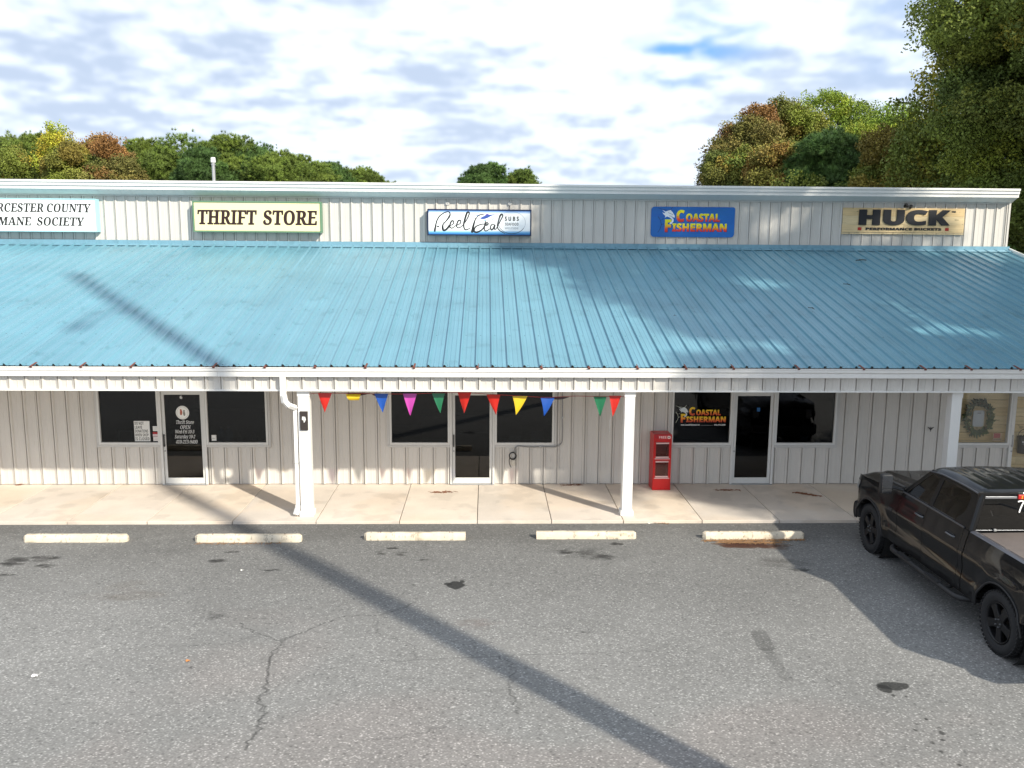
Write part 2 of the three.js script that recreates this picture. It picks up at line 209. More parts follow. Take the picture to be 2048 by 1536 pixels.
{ // the sidewalk: poured slabs with open joints on a bed
  const walk = new THREE.Group(); walk.name = 'sidewalk'; walk.userData.kind = 'structure'; scene.add(walk);
  const js = [-17, -15.6, -14.08, -12.55, -11.03, -9.5, -7.98, -6.47, -4.85, -3.26, -1.66, -0.16, 1.28, 2.68, 4.22, 5.74, 7.28, 8.8, 10.33, 11.85, 13.37, 14.9, 16.2];
  const tints = [[0.72, 0.635, 0.55], [0.69, 0.615, 0.535], [0.74, 0.65, 0.55]].map((c) => { const m = M.conc.clone(); m.color.setRGB(...c); return m; });
  for (let i = 0; i + 1 < js.length; i++) { const g = bx(js[i] + 0.006, js[i + 1] - 0.006, -0.12, 0, -0.06, 2.607, 0.008); part('slab', metric(g, i * 0.37, i * 0.91), tints[(i * 5) % 3], walk); }
  part('bed', bx(-17, 16.2, -0.13, -0.035, -0.05, 2.58), std(0.06, 0.055, 0.05, 1), walk);
}

// ---------------------------------------------------------------- the shop building
const XL = -17.06, XR = 15.37, WALLZ = -6.85, PAN = RIB * 3;
const EAVE = V(0, 2.962, 2.43), RIDGE = V(0, 5.217, WALLZ);        // the awning roof's lower and upper edge
const shop = thing('shop_building', 'long single storey shop building with grey ribbed metal walls and a blue awning roof', 'building', [0, 0, 0]);
const UNITS = [[-8.42, -7.10, -6.10, -4.76], [-2.11, -0.79, 0.20, 1.51], [4.11, 5.46, 6.43, 7.80], [10.46, 11.76, 12.75, 14.05]];     // window, door, window
const HEAD = 2.16, SILL = 0.905;
{
  // lower wall: ribbed panels round the openings
  const lw = grp('lower_wall', shop), TOPY = 2.75;
  const cut = (x0, x1, y0, y1, mat) => { if (x1 - x0 > 0.02) part('wall_panel', corr(x0, x1, y0, y1, XL), mat, lw); };
  let k = 0;
  for (let x = XL; x < XR - 0.01; x += PAN) {
    const a = x + 0.0015, b = Math.min(x + PAN, XR) - 0.0015, mat = (k++ % 3) ? M.wall : M.wallB; let at = a;
    const spans = [];                                               // split the panel where openings begin and end
    for (const [w0, d0, d1, w1] of UNITS) { spans.push([w0 - 0.05, d0, 'w'], [d0, d1, 'd'], [d1, w1 + 0.05, 'w']); }
    for (const [s, e, kind] of spans) {
      const lo = Math.max(a, s), hi = Math.min(b, e); if (hi <= lo) continue;
      cut(at, lo, 0.012, TOPY, mat); if (kind === 'w') cut(lo, hi, 0.012, SILL - 0.05, mat); cut(lo, hi, HEAD + 0.05, TOPY, mat); at = hi;
    }
    cut(at, b, 0.012, TOPY, mat);
  }
  // upper wall
  const uw = grp('upper_wall', shop); k = 0;
  for (let x = XL; x < XR - 0.01; x += PAN) { const g = corr(x + 0.0015, Math.min(x + PAN, XR) - 0.0015, 5.1, 6.60, XL); g.translate(0, 0, WALLZ); part('wall_panel', g, (k++ % 4) ? M.wall : M.wallB, uw); }
  part('corner_trim', bx(XR - 0.01, XR + 0.05, 5.0, 6.62, WALLZ - 0.08, WALLZ + 0.045, 0.004), M.wall, uw);
  // awning roof
  const rf = grp('awning_roof', shop), run = RIDGE.clone().sub(EAVE), len = run.length();
  const basis = new THREE.Matrix4().makeBasis(V(1, 0, 0), run.clone().normalize(), V(1, 0, 0).cross(run.clone().normalize())); basis.setPosition(0, EAVE.y, EAVE.z);
  const mats = [M.roofA, M.roofB, M.roofA, M.roofC]; k = 0;
  const RX = 15.47;
  for (let x = XL; x < RX - 0.01; x += PAN) { const r = rng(k + 3), g = corr(x, Math.min(x + PAN, RX), 0.028 + r() * 0.012, len - 0.03, XL + 0.09, 1.3, ROOFP); g.applyMatrix4(basis); const m = part('roof_panel', g, mats[k++ % 4], rf); m.position.y = (k % 2) * 0.0025; }
  // ridge flashing against the upper wall, with a turned-down lip
  const fl = [bx(XL, RX + 0.02, 5.205, 5.335, WALLZ + 0.036, WALLZ + 0.048)];
  { const q = new THREE.BoxGeometry(RX - XL + 0.02, 0.006, 0.22); q.rotateX(Math.atan2(run.y, -run.z)); q.translate((XL + RX) / 2, 5.218 - 0.012, WALLZ + 0.145); fl.push(metric(q)); }
  part('ridge_flashing', fl, M.flash, rf);
  // rake trim at the right end
  { const q = new THREE.BoxGeometry(0.05, 0.17, len + 0.04); q.rotateX(Math.atan2(run.y, -run.z)); q.translate(RX + 0.03, (EAVE.y + RIDGE.y) / 2 - 0.01, (EAVE.z + RIDGE.z) / 2); part('rake_trim', metric(q), M.white, rf); }
  // gable end under the roof
  { const s = new THREE.Shape([new THREE.Vector2(0, 0), new THREE.Vector2(WALLZ, 0), new THREE.Vector2(WALLZ, RIDGE.y - 0.06), new THREE.Vector2(0, 3.55), new THREE.Vector2(2.33, 2.96), new THREE.Vector2(2.33, 2.52), new THREE.Vector2(0, 2.52)]); const g = new THREE.ExtrudeGeometry(s, { depth: 0.04, bevelEnabled: false }); g.rotateY(-Math.PI / 2); g.translate(RX - 0.05, 0, 0); const g2 = g.clone(); g2.translate(XL - RX + 0.12, 0, 0); part('gable_wall', metric(g), M.wall, shop); part('gable_wall', metric(g2), M.wall, shop); }
  // screws in rows along the purlins
  { const heads = new THREE.CylinderGeometry(0.010, 0.012, 0.008, 6), spots = [], up = V(0, run.z * -1, run.y).normalize(), nrm = V(0, -run.z, run.y).normalize().multiplyScalar(1); if (nrm.y < 0) nrm.negate(); const q = new THREE.Quaternion().setFromUnitVectors(V(0, 1, 0), nrm), r = rng(8);
    for (const f of [0.012, 0.19, 0.37, 0.55, 0.73, 0.91]) for (let x = XL + 0.09 + 0.09; x < RX; x += RIB) { if (r() < 0.1) continue; const p = EAVE.clone().addScaledVector(run, f); spots.push([x + (r() - 0.5) * 0.02, p.y, p.z]); }
    const im = new THREE.InstancedMesh(heads, std(0.10, 0.17, 0.21, 0.6), spots.length); im.name = 'roof_screw'; im.userData.kind = 'stuff'; const o = new THREE.Object3D(); spots.forEach((p, i) => { o.position.set(...p).addScaledVector(nrm, 0.004); o.quaternion.copy(q); o.updateMatrix(); im.setMatrixAt(i, o.matrix); }); rf.add(im); }
  // fascia below the eave, ribbed panels with a bottom trim
  const fa = grp('fascia', shop); k = 0;
  for (let x = XL; x < RX - 0.01; x += PAN) { const g = corr(x + 0.001, Math.min(x + PAN, RX) - 0.001, 2.515, 2.95, XL + 0.1); g.translate(0, 0, 2.335); part('fascia_panel', g, (k++ % 3) ? M.wall : M.wallB, fa); }
  part('bottom_trim', bx(XL, RX, 2.492, 2.520, 2.29, 2.392, 0.003), M.white, fa);
  part('beam', bx(XL, RX, 2.53, 2.80, 2.10, 2.28), M.ceil, shop);
  part('porch_ceiling', bx(XL, RX, 2.60, 2.64, 0.035, 2.10), M.ceil, shop);
  // eave gutter: a stepped white box gutter in lengths
  const gt = grp('eave_gutter', shop), cuts = [XL, -13.6, -5.05, 1.18, 7.42, 13.6, RX];
  for (let i = 0; i + 1 < cuts.length; i++) {
    const s = new THREE.Shape([[2.372, 2.775], [2.438, 2.775], [2.446, 2.782], [2.446, 2.846], [2.434, 2.856], [2.434, 2.863], [2.462, 2.888], [2.462, 2.940], [2.474, 2.946], [2.474, 2.961], [2.458, 2.961], [2.450, 2.950], [2.450, 2.894], [2.424, 2.868], [2.430, 2.788], [2.372, 2.788]].map((p) => new THREE.Vector2(...p)));
    const g = new THREE.ExtrudeGeometry(s, { depth: cuts[i + 1] - cuts[i] - 0.003, bevelEnabled: false }); g.rotateY(-Math.PI / 2); g.scale(-1, 1, 1); g.translate(cuts[i], (i % 2) * 0.002, 0); const p = g.index ? g.toNonIndexed() : g; const a = p.attributes.position.array; for (let t = 0; t < a.length; t += 9) for (let q = 0; q < 3; q++) { const w = a[t + 3 + q]; a[t + 3 + q] = a[t + 6 + q]; a[t + 6 + q] = w; } p.computeVertexNormals();
    part('gutter_length', metric(p), M.white, gt);
  }
  for (const u of [63, 163, 263, 428, 530, 630, 731, 828, 955, 1083, 1178, 1275, 1372, 1467, 1597, 1727, 1850, 1942, 2040]) {       // rusty straps from the roof edge to the gutter lip
    const x = onZ(u, 734, 2.45).x, q = new THREE.BoxGeometry(0.042, 0.006, 0.26); q.rotateX(Math.atan2(run.y, -run.z) - 0.06); q.translate(x, 2.992, 2.375); part('gutter_strap', [metric(q), bx(x - 0.021, x + 0.021, 2.945, 2.966, 2.466, 2.484)], M.rust, gt);
  }
  // upper eave: stepped white trim, sloping soffit in panels, low roof behind
  const uf = grp('upper_eave', shop), UX = 15.44;
  part('fascia_board', [bx(XL, UX, 6.735, 6.835, -6.53, -6.50, 0.004), bx(XL, UX, 6.830, 6.925, -6.53, -6.465, 0.008), bx(XL, UX, 6.922, 6.985, -6.56, -6.435, 0.008)], M.white, uf);
  for (let x = XL; x < UX - 0.05; x += RIB) { const e = Math.min(x + RIB, UX) - 0.004; const s = new THREE.BufferGeometry(); const y0 = 6.745, y1 = 6.575, z0 = -6.52, z1 = WALLZ - 0.02; const P = [[x, y0, z0], [e, y0, z0], [e, y1, z1], [x, y1, z1], [x + 0.012, y0 + 0.012, z0], [x - 0.001, y0 + 0.012, z0]]; const tri = [[0, 3, 2], [0, 2, 1]]; const pos = [], uv = []; for (const t of tri) for (const i of t) { pos.push(...P[i]); uv.push(P[i][0], P[i][2]); } s.setAttribute('position', new THREE.Float32BufferAttribute(pos, 3)); s.setAttribute('uv', new THREE.Float32BufferAttribute(uv, 2)); s.computeVertexNormals(); part('soffit_panel', s, M.soffit, uf); }
  part('soffit_backing', (() => { const q = new THREE.BoxGeometry(UX - XL, 0.01, 0.40); q.rotateX(-Math.atan2(0.17, 0.33)); q.translate((UX + XL) / 2, 6.675, -6.69); return metric(q); })(), M.soffit, uf);
  part('drip_edge', bx(XL, XR, 6.565, 6.59, WALLZ + 0.033, WALLZ + 0.05), M.trim, uf);
  { const q = new THREE.BoxGeometry(UX - XL, 0.05, 11.6); q.rotateX(-0.06); q.translate((UX + XL) / 2, 6.60, -12.33); part('main_roof', metric(q), M.white, shop); }
  part('back_wall', [bx(XL, XR, 0, 6.1, -18.1, -18.0)], M.wall, shop);
  part('end_wall', [bx(XR - 0.1, XR - 0.02, 0, 6.25, -18, WALLZ - 0.1), bx(XL + 0.02, XL + 0.1, 0, 6.25, -18, WALLZ - 0.1)], M.wall, shop);
  // vent pipe on the roof
  { const p = onZ(426, 316, -13), v = grp('vent_pipe', shop); v.position.set(p.x, 0, -13); const top = p.y; const t = cyl(0.055, 0.055, top - 6.45, 16); t.translate(0, (top + 6.45) / 2 - 0.1, 0); part('pipe', t, M.steel, v); const c1 = cyl(0.085, 0.085, 0.10, 16); c1.translate(0, top - 0.1, 0); const c2 = cyl(0.07, 0.088, 0.06, 16); c2.translate(0, top - 0.01, 0); part('cap', [c1, c2], M.alu, v); const c3 = cyl(0.075, 0.075, 0.03, 16); c3.translate(0, top - 0.22, 0); part('collar', c3, M.steel, v); }
  // posts
  const POSTS = [[-3.49, 0.110], [2.79, 0.10], [9.22, 0.10], [15.3, 0.1]];
  POSTS.forEach(([x, h], i) => { const p = grp('post', shop), z = 2.21; part('shaft', bx(x - h, x + h, 0.10, 2.50, z - 0.1, z + 0.1, 0.006), M.white, p); part('base_block', bx(x - h - 0.028, x + h + 0.028, 0.002, 0.105, z - 0.125, z + 0.128, 0.006), M.white, p); part('capital', bx(x - h - 0.008, x + h + 0.008, 2.38, 2.49, z - 0.108, z + 0.108, 0.004), M.white, p); });
  // downspout beside the left post
  { const d = grp('downspout', shop), x = -3.80, R = (x0, x1, y0, y1, z0, z1) => bx(x0, x1, y0, y1, z0, z1, 0.012);
    part('outlet', R(x - 0.095, x + 0.015, 2.40, 2.79, 2.385, 2.47), M.white, d);
    const el = (a, b, w, t) => { const dir = b.clone().sub(a), q = new RoundedBoxGeometry(w, dir.length() + 0.03, t, 1, 0.012); q.applyQuaternion(new THREE.Quaternion().setFromUnitVectors(V(0, 1, 0), dir.normalize())); const m = a.clone().add(b).multiplyScalar(0.5); q.translate(m.x, m.y, m.z); return metric(q); };
    part('elbow', [el(V(x - 0.038, 2.42, 2.43), V(x - 0.02, 2.29, 2.42), 0.11, 0.085), el(V(x - 0.02, 2.30, 2.42), V(x + 0.05, 2.21, 2.39), 0.10, 0.085), el(V(x + 0.03, 2.23, 2.40), V(x + 0.145, 2.15, 2.27), 0.085, 0.085)], M.white, d);
    part('pipe', [R(x + 0.095, x + 0.172, 0.16, 2.20, 2.20, 2.28)], M.white, d); part('band', R(x + 0.090, x + 0.177, 1.05, 1.075, 2.194, 2.286), M.trim, d);
    part('shoe', [R(x + 0.085, x + 0.182, 0.14, 0.22, 2.19, 2.29), el(V(x + 0.13, 0.17, 2.25), V(x + 0.10, 0.05, 2.33), 0.09, 0.08)], M.white, d); }
  // storefronts
  UNITS.forEach(([w0, d0, d1, w1], n) => {
    for (const [a, b] of [[w0, d0], [d1, w1]]) {
      const w = grp('window', shop);
      part('frame', [bx(a, a + 0.045, SILL, HEAD, -0.05, 0.055, 0.004), bx(b - 0.045, b, SILL, HEAD, -0.05, 0.055, 0.004), bx(a + 0.045, b - 0.045, SILL, SILL + 0.05, -0.05, 0.056, 0.004), bx(a + 0.045, b - 0.045, HEAD - 0.05, HEAD, -0.05, 0.054, 0.004)], M.alu, w);
      part('pane', bx(a + 0.04, b - 0.04, SILL + 0.045, HEAD - 0.045, 0.0, 0.006), n === 3 ? M.clear : M.glass, w);
      part('sill', bx(a - 0.052, b + (b === w1 ? 0.052 : 0), SILL - 0.06, SILL - 0.004, -0.02, 0.047, 0.004), M.trim, w);
      part('jamb_trim', a === w0 ? bx(a - 0.055, a - 0.003, SILL - 0.003, HEAD + 0.05, -0.02, 0.044, 0.004) : bx(b + 0.003, b + 0.055, SILL - 0.003, HEAD + 0.05, -0.02, 0.044, 0.004), M.trim, w);
    }
    const d = grp('door', shop), l = d0 + 0.05, r = d1 - 0.05;
    part('frame', [bx(d0 + 0.002, l, 0.004, HEAD, -0.06, 0.058, 0.004), bx(r, d1 - 0.002, 0.004, HEAD, -0.06, 0.058, 0.004), bx(l, r, 2.08, HEAD, -0.06, 0.057, 0.004)], M.alu, d);
    part('stile', [bx(l + 0.004, l + 0.065, 0.02, 2.075, -0.03, 0.015, 0.004), bx(r - 0.065, r - 0.004, 0.02, 2.075, -0.03, 0.015, 0.004), bx(l + 0.065, r - 0.065, 0.02, 0.15, -0.03, 0.016, 0.004), bx(l + 0.065, r - 0.065, 2.01, 2.075, -0.03, 0.014, 0.004)], M.alu, d);
    part('glass', bx(l + 0.06, r - 0.06, 0.145, 2.015, -0.010, -0.004), n === 3 ? M.clear : M.glass, d);
    part('threshold', bx(d0 + 0.01, d1 - 0.01, 0.002, 0.018, -0.03, 0.09, 0.004), M.steel, d);
    const hl = [M.dark, M.dark, M.white, M.steel][n];
    part('handle', [bx(l + 0.022, l + 0.05, 0.86, 1.14, 0.045, 0.06, 0.005), bx(l + 0.028, l + 0.044, 0.87, 0.9, 0.015, 0.045), bx(l + 0.028, l + 0.044, 1.10, 1.13, 0.015, 0.045)], hl, d);
    const lk = cyl(0.017, 0.017, 0.012, 12); lk.rotateX(Math.PI / 2); lk.translate(l + 0.036, 0.76, 0.02); part('lock', lk, M.grey, d);
    if (n < 3) part('push_bar', [bx(l + 0.065, r - 0.065, 1.155, 1.175, -0.075, -0.055), bx(l + 0.14, l + 0.36, 1.12, 1.195, -0.095, -0.05, 0.008)], M.grey, d);
    part('lintel', bx(w0, w1, HEAD + 0.004, HEAD + 0.05, -0.05, 0.044), M.trim, d);
  });
  // the rooms behind the glass
  const inn = grp('interior', shop);
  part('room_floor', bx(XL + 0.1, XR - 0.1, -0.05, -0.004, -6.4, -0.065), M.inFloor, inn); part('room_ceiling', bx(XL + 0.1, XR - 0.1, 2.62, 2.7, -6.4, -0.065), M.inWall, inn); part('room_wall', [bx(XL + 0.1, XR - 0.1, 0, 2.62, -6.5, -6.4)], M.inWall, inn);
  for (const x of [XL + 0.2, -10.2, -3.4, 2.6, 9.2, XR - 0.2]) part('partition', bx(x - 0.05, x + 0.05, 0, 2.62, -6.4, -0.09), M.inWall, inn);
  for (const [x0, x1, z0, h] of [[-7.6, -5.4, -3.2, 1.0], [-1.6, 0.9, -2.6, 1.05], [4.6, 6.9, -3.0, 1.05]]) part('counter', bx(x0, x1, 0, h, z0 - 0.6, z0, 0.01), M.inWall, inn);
}
{ // electrical conduit to a coiled cable and outlet between the doors
  const z = 0.065, P = (u, v) => { const p = onZ(u, v, z); return V(p.x, p.y, z); }, c = grp('conduit', shop), pts = [V(P(1125, 785).x, 2.6, z), P(1125, 785), P(1125, 860), V(P(1124, 884).x, P(1124, 884).y, z), P(1117, 892), P(1108, 893.5), P(1060, 894), P(1036, 892), P(1030, 896), P(1027, 906)];
  const g = new THREE.TubeGeometry(new THREE.CatmullRomCurve3(pts, false, 'catmullrom', 0.1), 90, 0.012, 8); part('pipe', metric(g), std(0.28, 0.28, 0.28, 0.4, { metalness: 0.5 }), c); for (const [u, v] of [[1125, 835], [1080, 894]]) { const p = P(u, v); part('clip', bx(p.x - 0.022, p.x + 0.022, p.y - 0.022, p.y + 0.022, 0.034, z + 0.014, 0.004), M.steel, c); }
  const o = P(1026.5, 925); part('outlet_box', bx(o.x - 0.04, o.x + 0.045, o.y - 0.065, o.y + 0.06, 0.033, 0.085, 0.01), std(0.6, 0.56, 0.48, 0.6), c); part('junction_box', bx(o.x - 0.03, o.x + 0.035, o.y + 0.10, o.y + 0.23, 0.033, 0.08, 0.006), M.steel, c);
  const k = P(1025, 911); const rings = [0, 1, 2, 3].map((i) => { const t = new THREE.TorusGeometry(0.068 + i * 0.004, 0.0075, 6, 26); t.rotateY((i - 1.5) * 0.06); t.translate((i % 2) * 0.006, (i % 3) * 0.005, i * 0.006); return metric(t); });
  rings.push(tube([[-0.06, -0.03, 0.01], [-0.075, -0.10, 0.01], [-0.07, -0.17, 0.012], [-0.045, -0.23, 0.02], [-0.03, -0.26, 0.015]], 0.008));
  one('cable_coil', rings, M.dark, 'small coil of black cable hung on the wall conduit by the middle shop window', 'cable', [k.x, k.y, 0.095]);
}

// ---------------------------------------------------------------- signs on the upper wall
const face = (w, h, tex, rough = 0.5, more = {}) => [new THREE.PlaneGeometry(w, h), new THREE.MeshStandardMaterial({ map: tex, roughness: rough, ...more })];
function spread(c, text, x0, x1, base, size, font, skew = 0, fill = '#000', fat = 0) {         // text stretched to run from x0 to x1
  c.save(); c.font = `${font.replace('SZ', size)}`; const w = c.measureText(text).width; c.translate(x0, base); c.transform((x1 - x0) / w, 0, -skew, 1, 0, 0); c.fillStyle = fill; c.fillText(text, 0, 0); if (fat) { c.strokeStyle = fill; c.lineWidth = fat; c.strokeText(text, 0, 0); } c.restore();
}
const FONT = await new FontLoader().loadAsync('fonts/droid/droid_sans_bold.typeface.json');
function signBox(name, label, cx, y0, y1, w, depth, edge, frameW, frameMat, tex, z0 = WALLZ + 0.035) {
  const s = thing(name, label, 'sign', [cx, y0, z0], 'shop signs along the upper wall'), h = y1 - y0;
  part('cabinet', bx(-w / 2, w / 2, 0, h, 0, depth - 0.012, 0.012), edge, s);
  if (frameW) part('frame', [bx(-w / 2 - 0.004, w / 2 + 0.004, h - frameW, h + 0.004, depth - 0.03, depth + 0.012, 0.005), bx(-w / 2 - 0.004, w / 2 + 0.004, -0.004, frameW, depth - 0.03, depth + 0.012, 0.005), bx(-w / 2 - 0.004, -w / 2 + frameW, frameW, h - frameW, depth - 0.03, depth + 0.0115, 0.005), bx(w / 2 - frameW, w / 2 + 0.004, frameW, h - frameW, depth - 0.03, depth + 0.0115, 0.005)], frameMat, s);
  const [g, m] = face(w - frameW * 2 - 0.01, h - frameW * 2 - 0.01, tex); g.translate(0, h / 2, depth - 0.006); part('face', g, m, s); return s;
}
const SD = 0.24;                                                    // depth of the sign cabinets
const sx = (u, v, z = WALLZ + SD) => onZ(u, v, z);
{
  const r = sx(194, 430).x, y1 = sx(196, 398).y, y0 = sx(200, 464).y, w = 3.72, cy = std(0.42, 0.72, 0.78, 0.4);
  signBox('humane_society_sign', 'white light box sign with pale cyan edges and two lines of black italic lettering', r - w / 2, y0, y1, w, SD, cy, 0.022, cy, print(1860, 460, (c, W, H) => {
    c.fillStyle = '#fbfdfc'; c.fillRect(0, 0, W, H); const px = (u) => W * (1 - (r - sx(u, 430).x) / w);
    spread(c, 'WORCESTER COUNTY', px(-45), px(183), 185, 175, 'bold SZpx serif', 0.16, '#20211d', 5); spread(c, 'HUMANE  SOCIETY', px(-40), px(168), 385, 172, 'bold SZpx serif', 0.16, '#20211d', 5);
  }));
}
{
  const a = sx(385, 401), b = sx(644, 467), gm = std(0.13, 0.25, 0.15, 0.5);
  signBox('thrift_store_sign', 'cream light box sign in a green frame with dark brown serif letters', (a.x + b.x) / 2, b.y + 0.02, a.y - 0.01, b.x - a.x, SD, gm, 0.035, gm, print(1800, 420, (c, W, H) => {
    c.fillStyle = '#f3e8b4'; c.fillRect(0, 0, W, H); spread(c, 'THRIFT', 35, 880, 325, 292, 'bold SZpx serif', 0.07, '#2b1512', 12); spread(c, 'STORE', 975, 1755, 325, 292, 'bold SZpx serif', 0.07, '#2b1512', 12); c.strokeStyle = '#2b1512';
  }));
}
{
  const a = sx(855, 418), b = sx(1062, 472), nv = std(0.012, 0.022, 0.07, 0.4);
  signBox('sub_shop_sign', 'white and blue light box sign in a navy frame with black script lettering', (a.x + b.x) / 2, b.y, a.y, b.x - a.x, SD, nv, 0.026, nv, print(2048, 470, (c, W, H) => {
    c.fillStyle = '#fefefe'; c.fillRect(0, 0, W, H);
    let g = c.createLinearGradient(0, 0, 0, H); g.addColorStop(0, '#3f6fb5'); g.addColorStop(0.07, '#a9c4e8'); g.addColorStop(0.13, '#fefefe'); g.addColorStop(0.82, '#fefefe'); g.addColorStop(0.90, '#79b4de'); g.addColorStop(1, '#1667ad'); c.fillStyle = g; c.fillRect(0, 0, W, H);
    // coordinates traced on a 2048 x 939 enlargement of the sign: face from (145,262) to (1885,690)
    const X = (x) => (x - 145) / 1740 * W, Y = (y) => (y - 262) / 428 * H; c.strokeStyle = '#191c1e'; c.fillStyle = '#191c1e'; c.lineCap = c.lineJoin = 'round';
    const path = (pts, w0, w1 = w0, w2 = w1) => { const cr = new THREE.CatmullRomCurve3(pts.map(([x, y]) => V(X(x), Y(y), 0)), false, 'catmullrom', 0.5), n = 90, q = cr.getPoints(n); for (let i = 0; i < n; i++) { const t = i / n; c.lineWidth = 5 + 1.35 * (t < 0.5 ? lerp(w0, w1, t * 2) : lerp(w1, w2, t * 2 - 1)); c.beginPath(); c.moveTo(q[i].x, q[i].y); c.lineTo(q[i + 1].x, q[i + 1].y); c.stroke(); } };
    path([[248, 632], [256, 580]], 26); path([[260, 566], [266, 530]], 22); path([[268, 515], [290, 440], [340, 360], [420, 305], [490, 290], [515, 330], [490, 400], [430, 470], [390, 520], [380, 590], [405, 622], [450, 600], [500, 540]], 17, 9, 30); path([[495, 292], [512, 340], [470, 420], [405, 495]], 8, 24, 8); path([[392, 520], [388, 590], [412, 622]], 10, 26, 12);
    path([[500, 540], [560, 510], [575, 465], [545, 450], [515, 500], [510, 560], [545, 580], [600, 540]], 9, 20, 9); path([[600, 540], [680, 500], [695, 455], [660, 440], [630, 500], [625, 550], [660, 575], [720, 540]], 9, 20, 9); path([[720, 540], [790, 440], [838, 330], [830, 294], [800, 310], [765, 420], [745, 520], [760, 595], [800, 605], [850, 580]], 9, 26, 9);
    path([[300, 550], [310, 553]], 22); path([[330, 510], [345, 480], [380, 465], [405, 480]], 3);
    path([[950, 400], [925, 480], [905, 560], [890, 640]], 12, 26, 34); path([[955, 410], [1000, 350], [1090, 325]], 8, 16, 8); path([[1115, 445], [1105, 530], [1060, 600], [980, 648], [930, 640], [925, 600], [960, 545], [1060, 505], [1150, 510]], 12, 24, 8);
    path([[1090, 540], [1150, 520], [1165, 490], [1135, 480], [1105, 530], [1100, 600], [1130, 625], [1190, 590]], 9, 18, 9); path([[1270, 515], [1235, 505], [1205, 550], [1215, 600], [1245, 590], [1280, 520], [1272, 590], [1300, 590]], 9, 18, 9); path([[1300, 590], [1370, 450], [1412, 360], [1400, 325], [1370, 350], [1335, 470], [1325, 560], [1370, 620], [1450, 665]], 8, 22, 5);
    c.lineWidth = 5; c.beginPath(); c.ellipse(X(1570), Y(475), X(1805) - X(1570), Y(670) - Y(475), 0, 0, 6.3); c.strokeStyle = '#8a9096'; c.stroke(); c.lineWidth = 9; c.strokeStyle = '#191c1e'; c.beginPath(); c.ellipse(X(1570), Y(475), X(1805) - X(1570), Y(670) - Y(475), 0, 0.5, 2.9); c.stroke();
    // the fish
    c.fillStyle = '#3a58a8'; c.beginPath(); c.moveTo(X(1020), Y(400)); c.quadraticCurveTo(X(1100), Y(345), X(1180), Y(335)); c.lineTo(X(1300), Y(325)); c.lineTo(X(1205), Y(360)); c.quadraticCurveTo(X(1120), Y(425), X(1050), Y(415)); c.fill(); c.fillStyle = '#57469b'; c.beginPath(); c.moveTo(X(1100), Y(360)); c.lineTo(X(1140), Y(315)); c.lineTo(X(1190), Y(338)); c.fill(); c.strokeStyle = '#16305c'; for (let i = 0; i < 7; i++) { c.lineWidth = 4; c.beginPath(); c.moveTo(X(1060 + i * 20), Y(365)); c.lineTo(X(1070 + i * 19), Y(412 - i * 4)); c.stroke(); }
    c.strokeStyle = '#6a86b8'; path([[900, 345], [960, 345], [1000, 362]], 4, 8, 4); path([[965, 345], [995, 310]], 7, 3); path([[1190, 432], [1240, 420], [1280, 350]], 5, 3, 3); c.strokeStyle = '#78c0e0'; path([[1090, 440], [1150, 432]], 8, 4); path([[1200, 432], [1235, 425]], 7);
    c.fillStyle = '#2a2f33'; spread(c, 'S U B S', X(1448), X(1692), Y(440), 112, 'bold SZpx sans-serif', 0, '#101214', 5); spread(c, 'SEAFOOD', X(1450), X(1690), Y(525), 76, 'bold SZpx sans-serif', 0, '#34383b'); spread(c, 'WESTSIDE', X(1450), X(1688), Y(592), 52, 'SZpx sans-serif', 0, '#7b8084');
  }));
}
// lettering of the blue sign, also used for the window decal of the same shop
function fisherText(c, X, Y, gold, outline) {
  const draw = (t, x0, x1, base, size) => { const put = (dx, dy, st) => { c.save(); c.font = `bold ${size}px sans-serif`; const w = c.measureText(t).width; c.translate(X(x0) + dx, Y(base) + dy); c.scale((X(x1) - X(x0)) / w, 1); const g = c.createLinearGradient(0, -size * 0.74, 0, 0); gold.forEach(([k, q]) => g.addColorStop(k, q)); if (st) { c.strokeStyle = st; c.lineJoin = 'round'; c.lineWidth = size * 0.09; c.strokeText(t, 0, 0); } else { c.fillStyle = g; c.fillText(t, 0, 0); c.strokeStyle = g; c.lineWidth = size * 0.06; c.strokeText(t, 0, 0); } c.restore(); }; if (outline) { put(6, 5, outline); } put(0, 0); };
  const s = Y(1000) / 1000; draw('C', 665, 822, 500, 300 * s); draw('OASTAL', 845, 1480, 498, 205 * s); draw('F', 448, 590, 700, 320 * s); draw('ISHERMAN', 600, 1625, 690, 205 * s);
}
function fish(c, X, Y, line, body) {                                // leaping billfish
  c.lineCap = c.lineJoin = 'round'; c.fillStyle = body; c.beginPath(); [[405, 275], [470, 310], [520, 290], [560, 280], [600, 320], [640, 390], [645, 425], [600, 420], [575, 412], [620, 450], [622, 500], [590, 545], [545, 552], [560, 520], [590, 500], [590, 460], [550, 425], [500, 405], [460, 430], [468, 395], [430, 360], [410, 325], [450, 345], [462, 330]].forEach(([x, y], i) => i ? c.lineTo(X(x), Y(y)) : c.moveTo(X(x), Y(y))); c.fill();
  c.strokeStyle = line; const S = (w, ...p) => { c.lineWidth = w * X(1000) / 1000; c.beginPath(); p.forEach(([x, y], i) => i ? c.lineTo(X(x), Y(y)) : c.moveTo(X(x), Y(y))); c.stroke(); };
  S(9, [330, 240], [420, 270], [520, 285], [570, 265], [600, 220]); S(7, [520, 330], [610, 370]); S(8, [540, 395], [600, 400]); S(10, [335, 410], [380, 480], [400, 560], [440, 550]); S(10, [400, 565], [385, 630], [340, 715]); S(7, [400, 470], [440, 440]); S(5, [640, 405], [715, 412]);
}
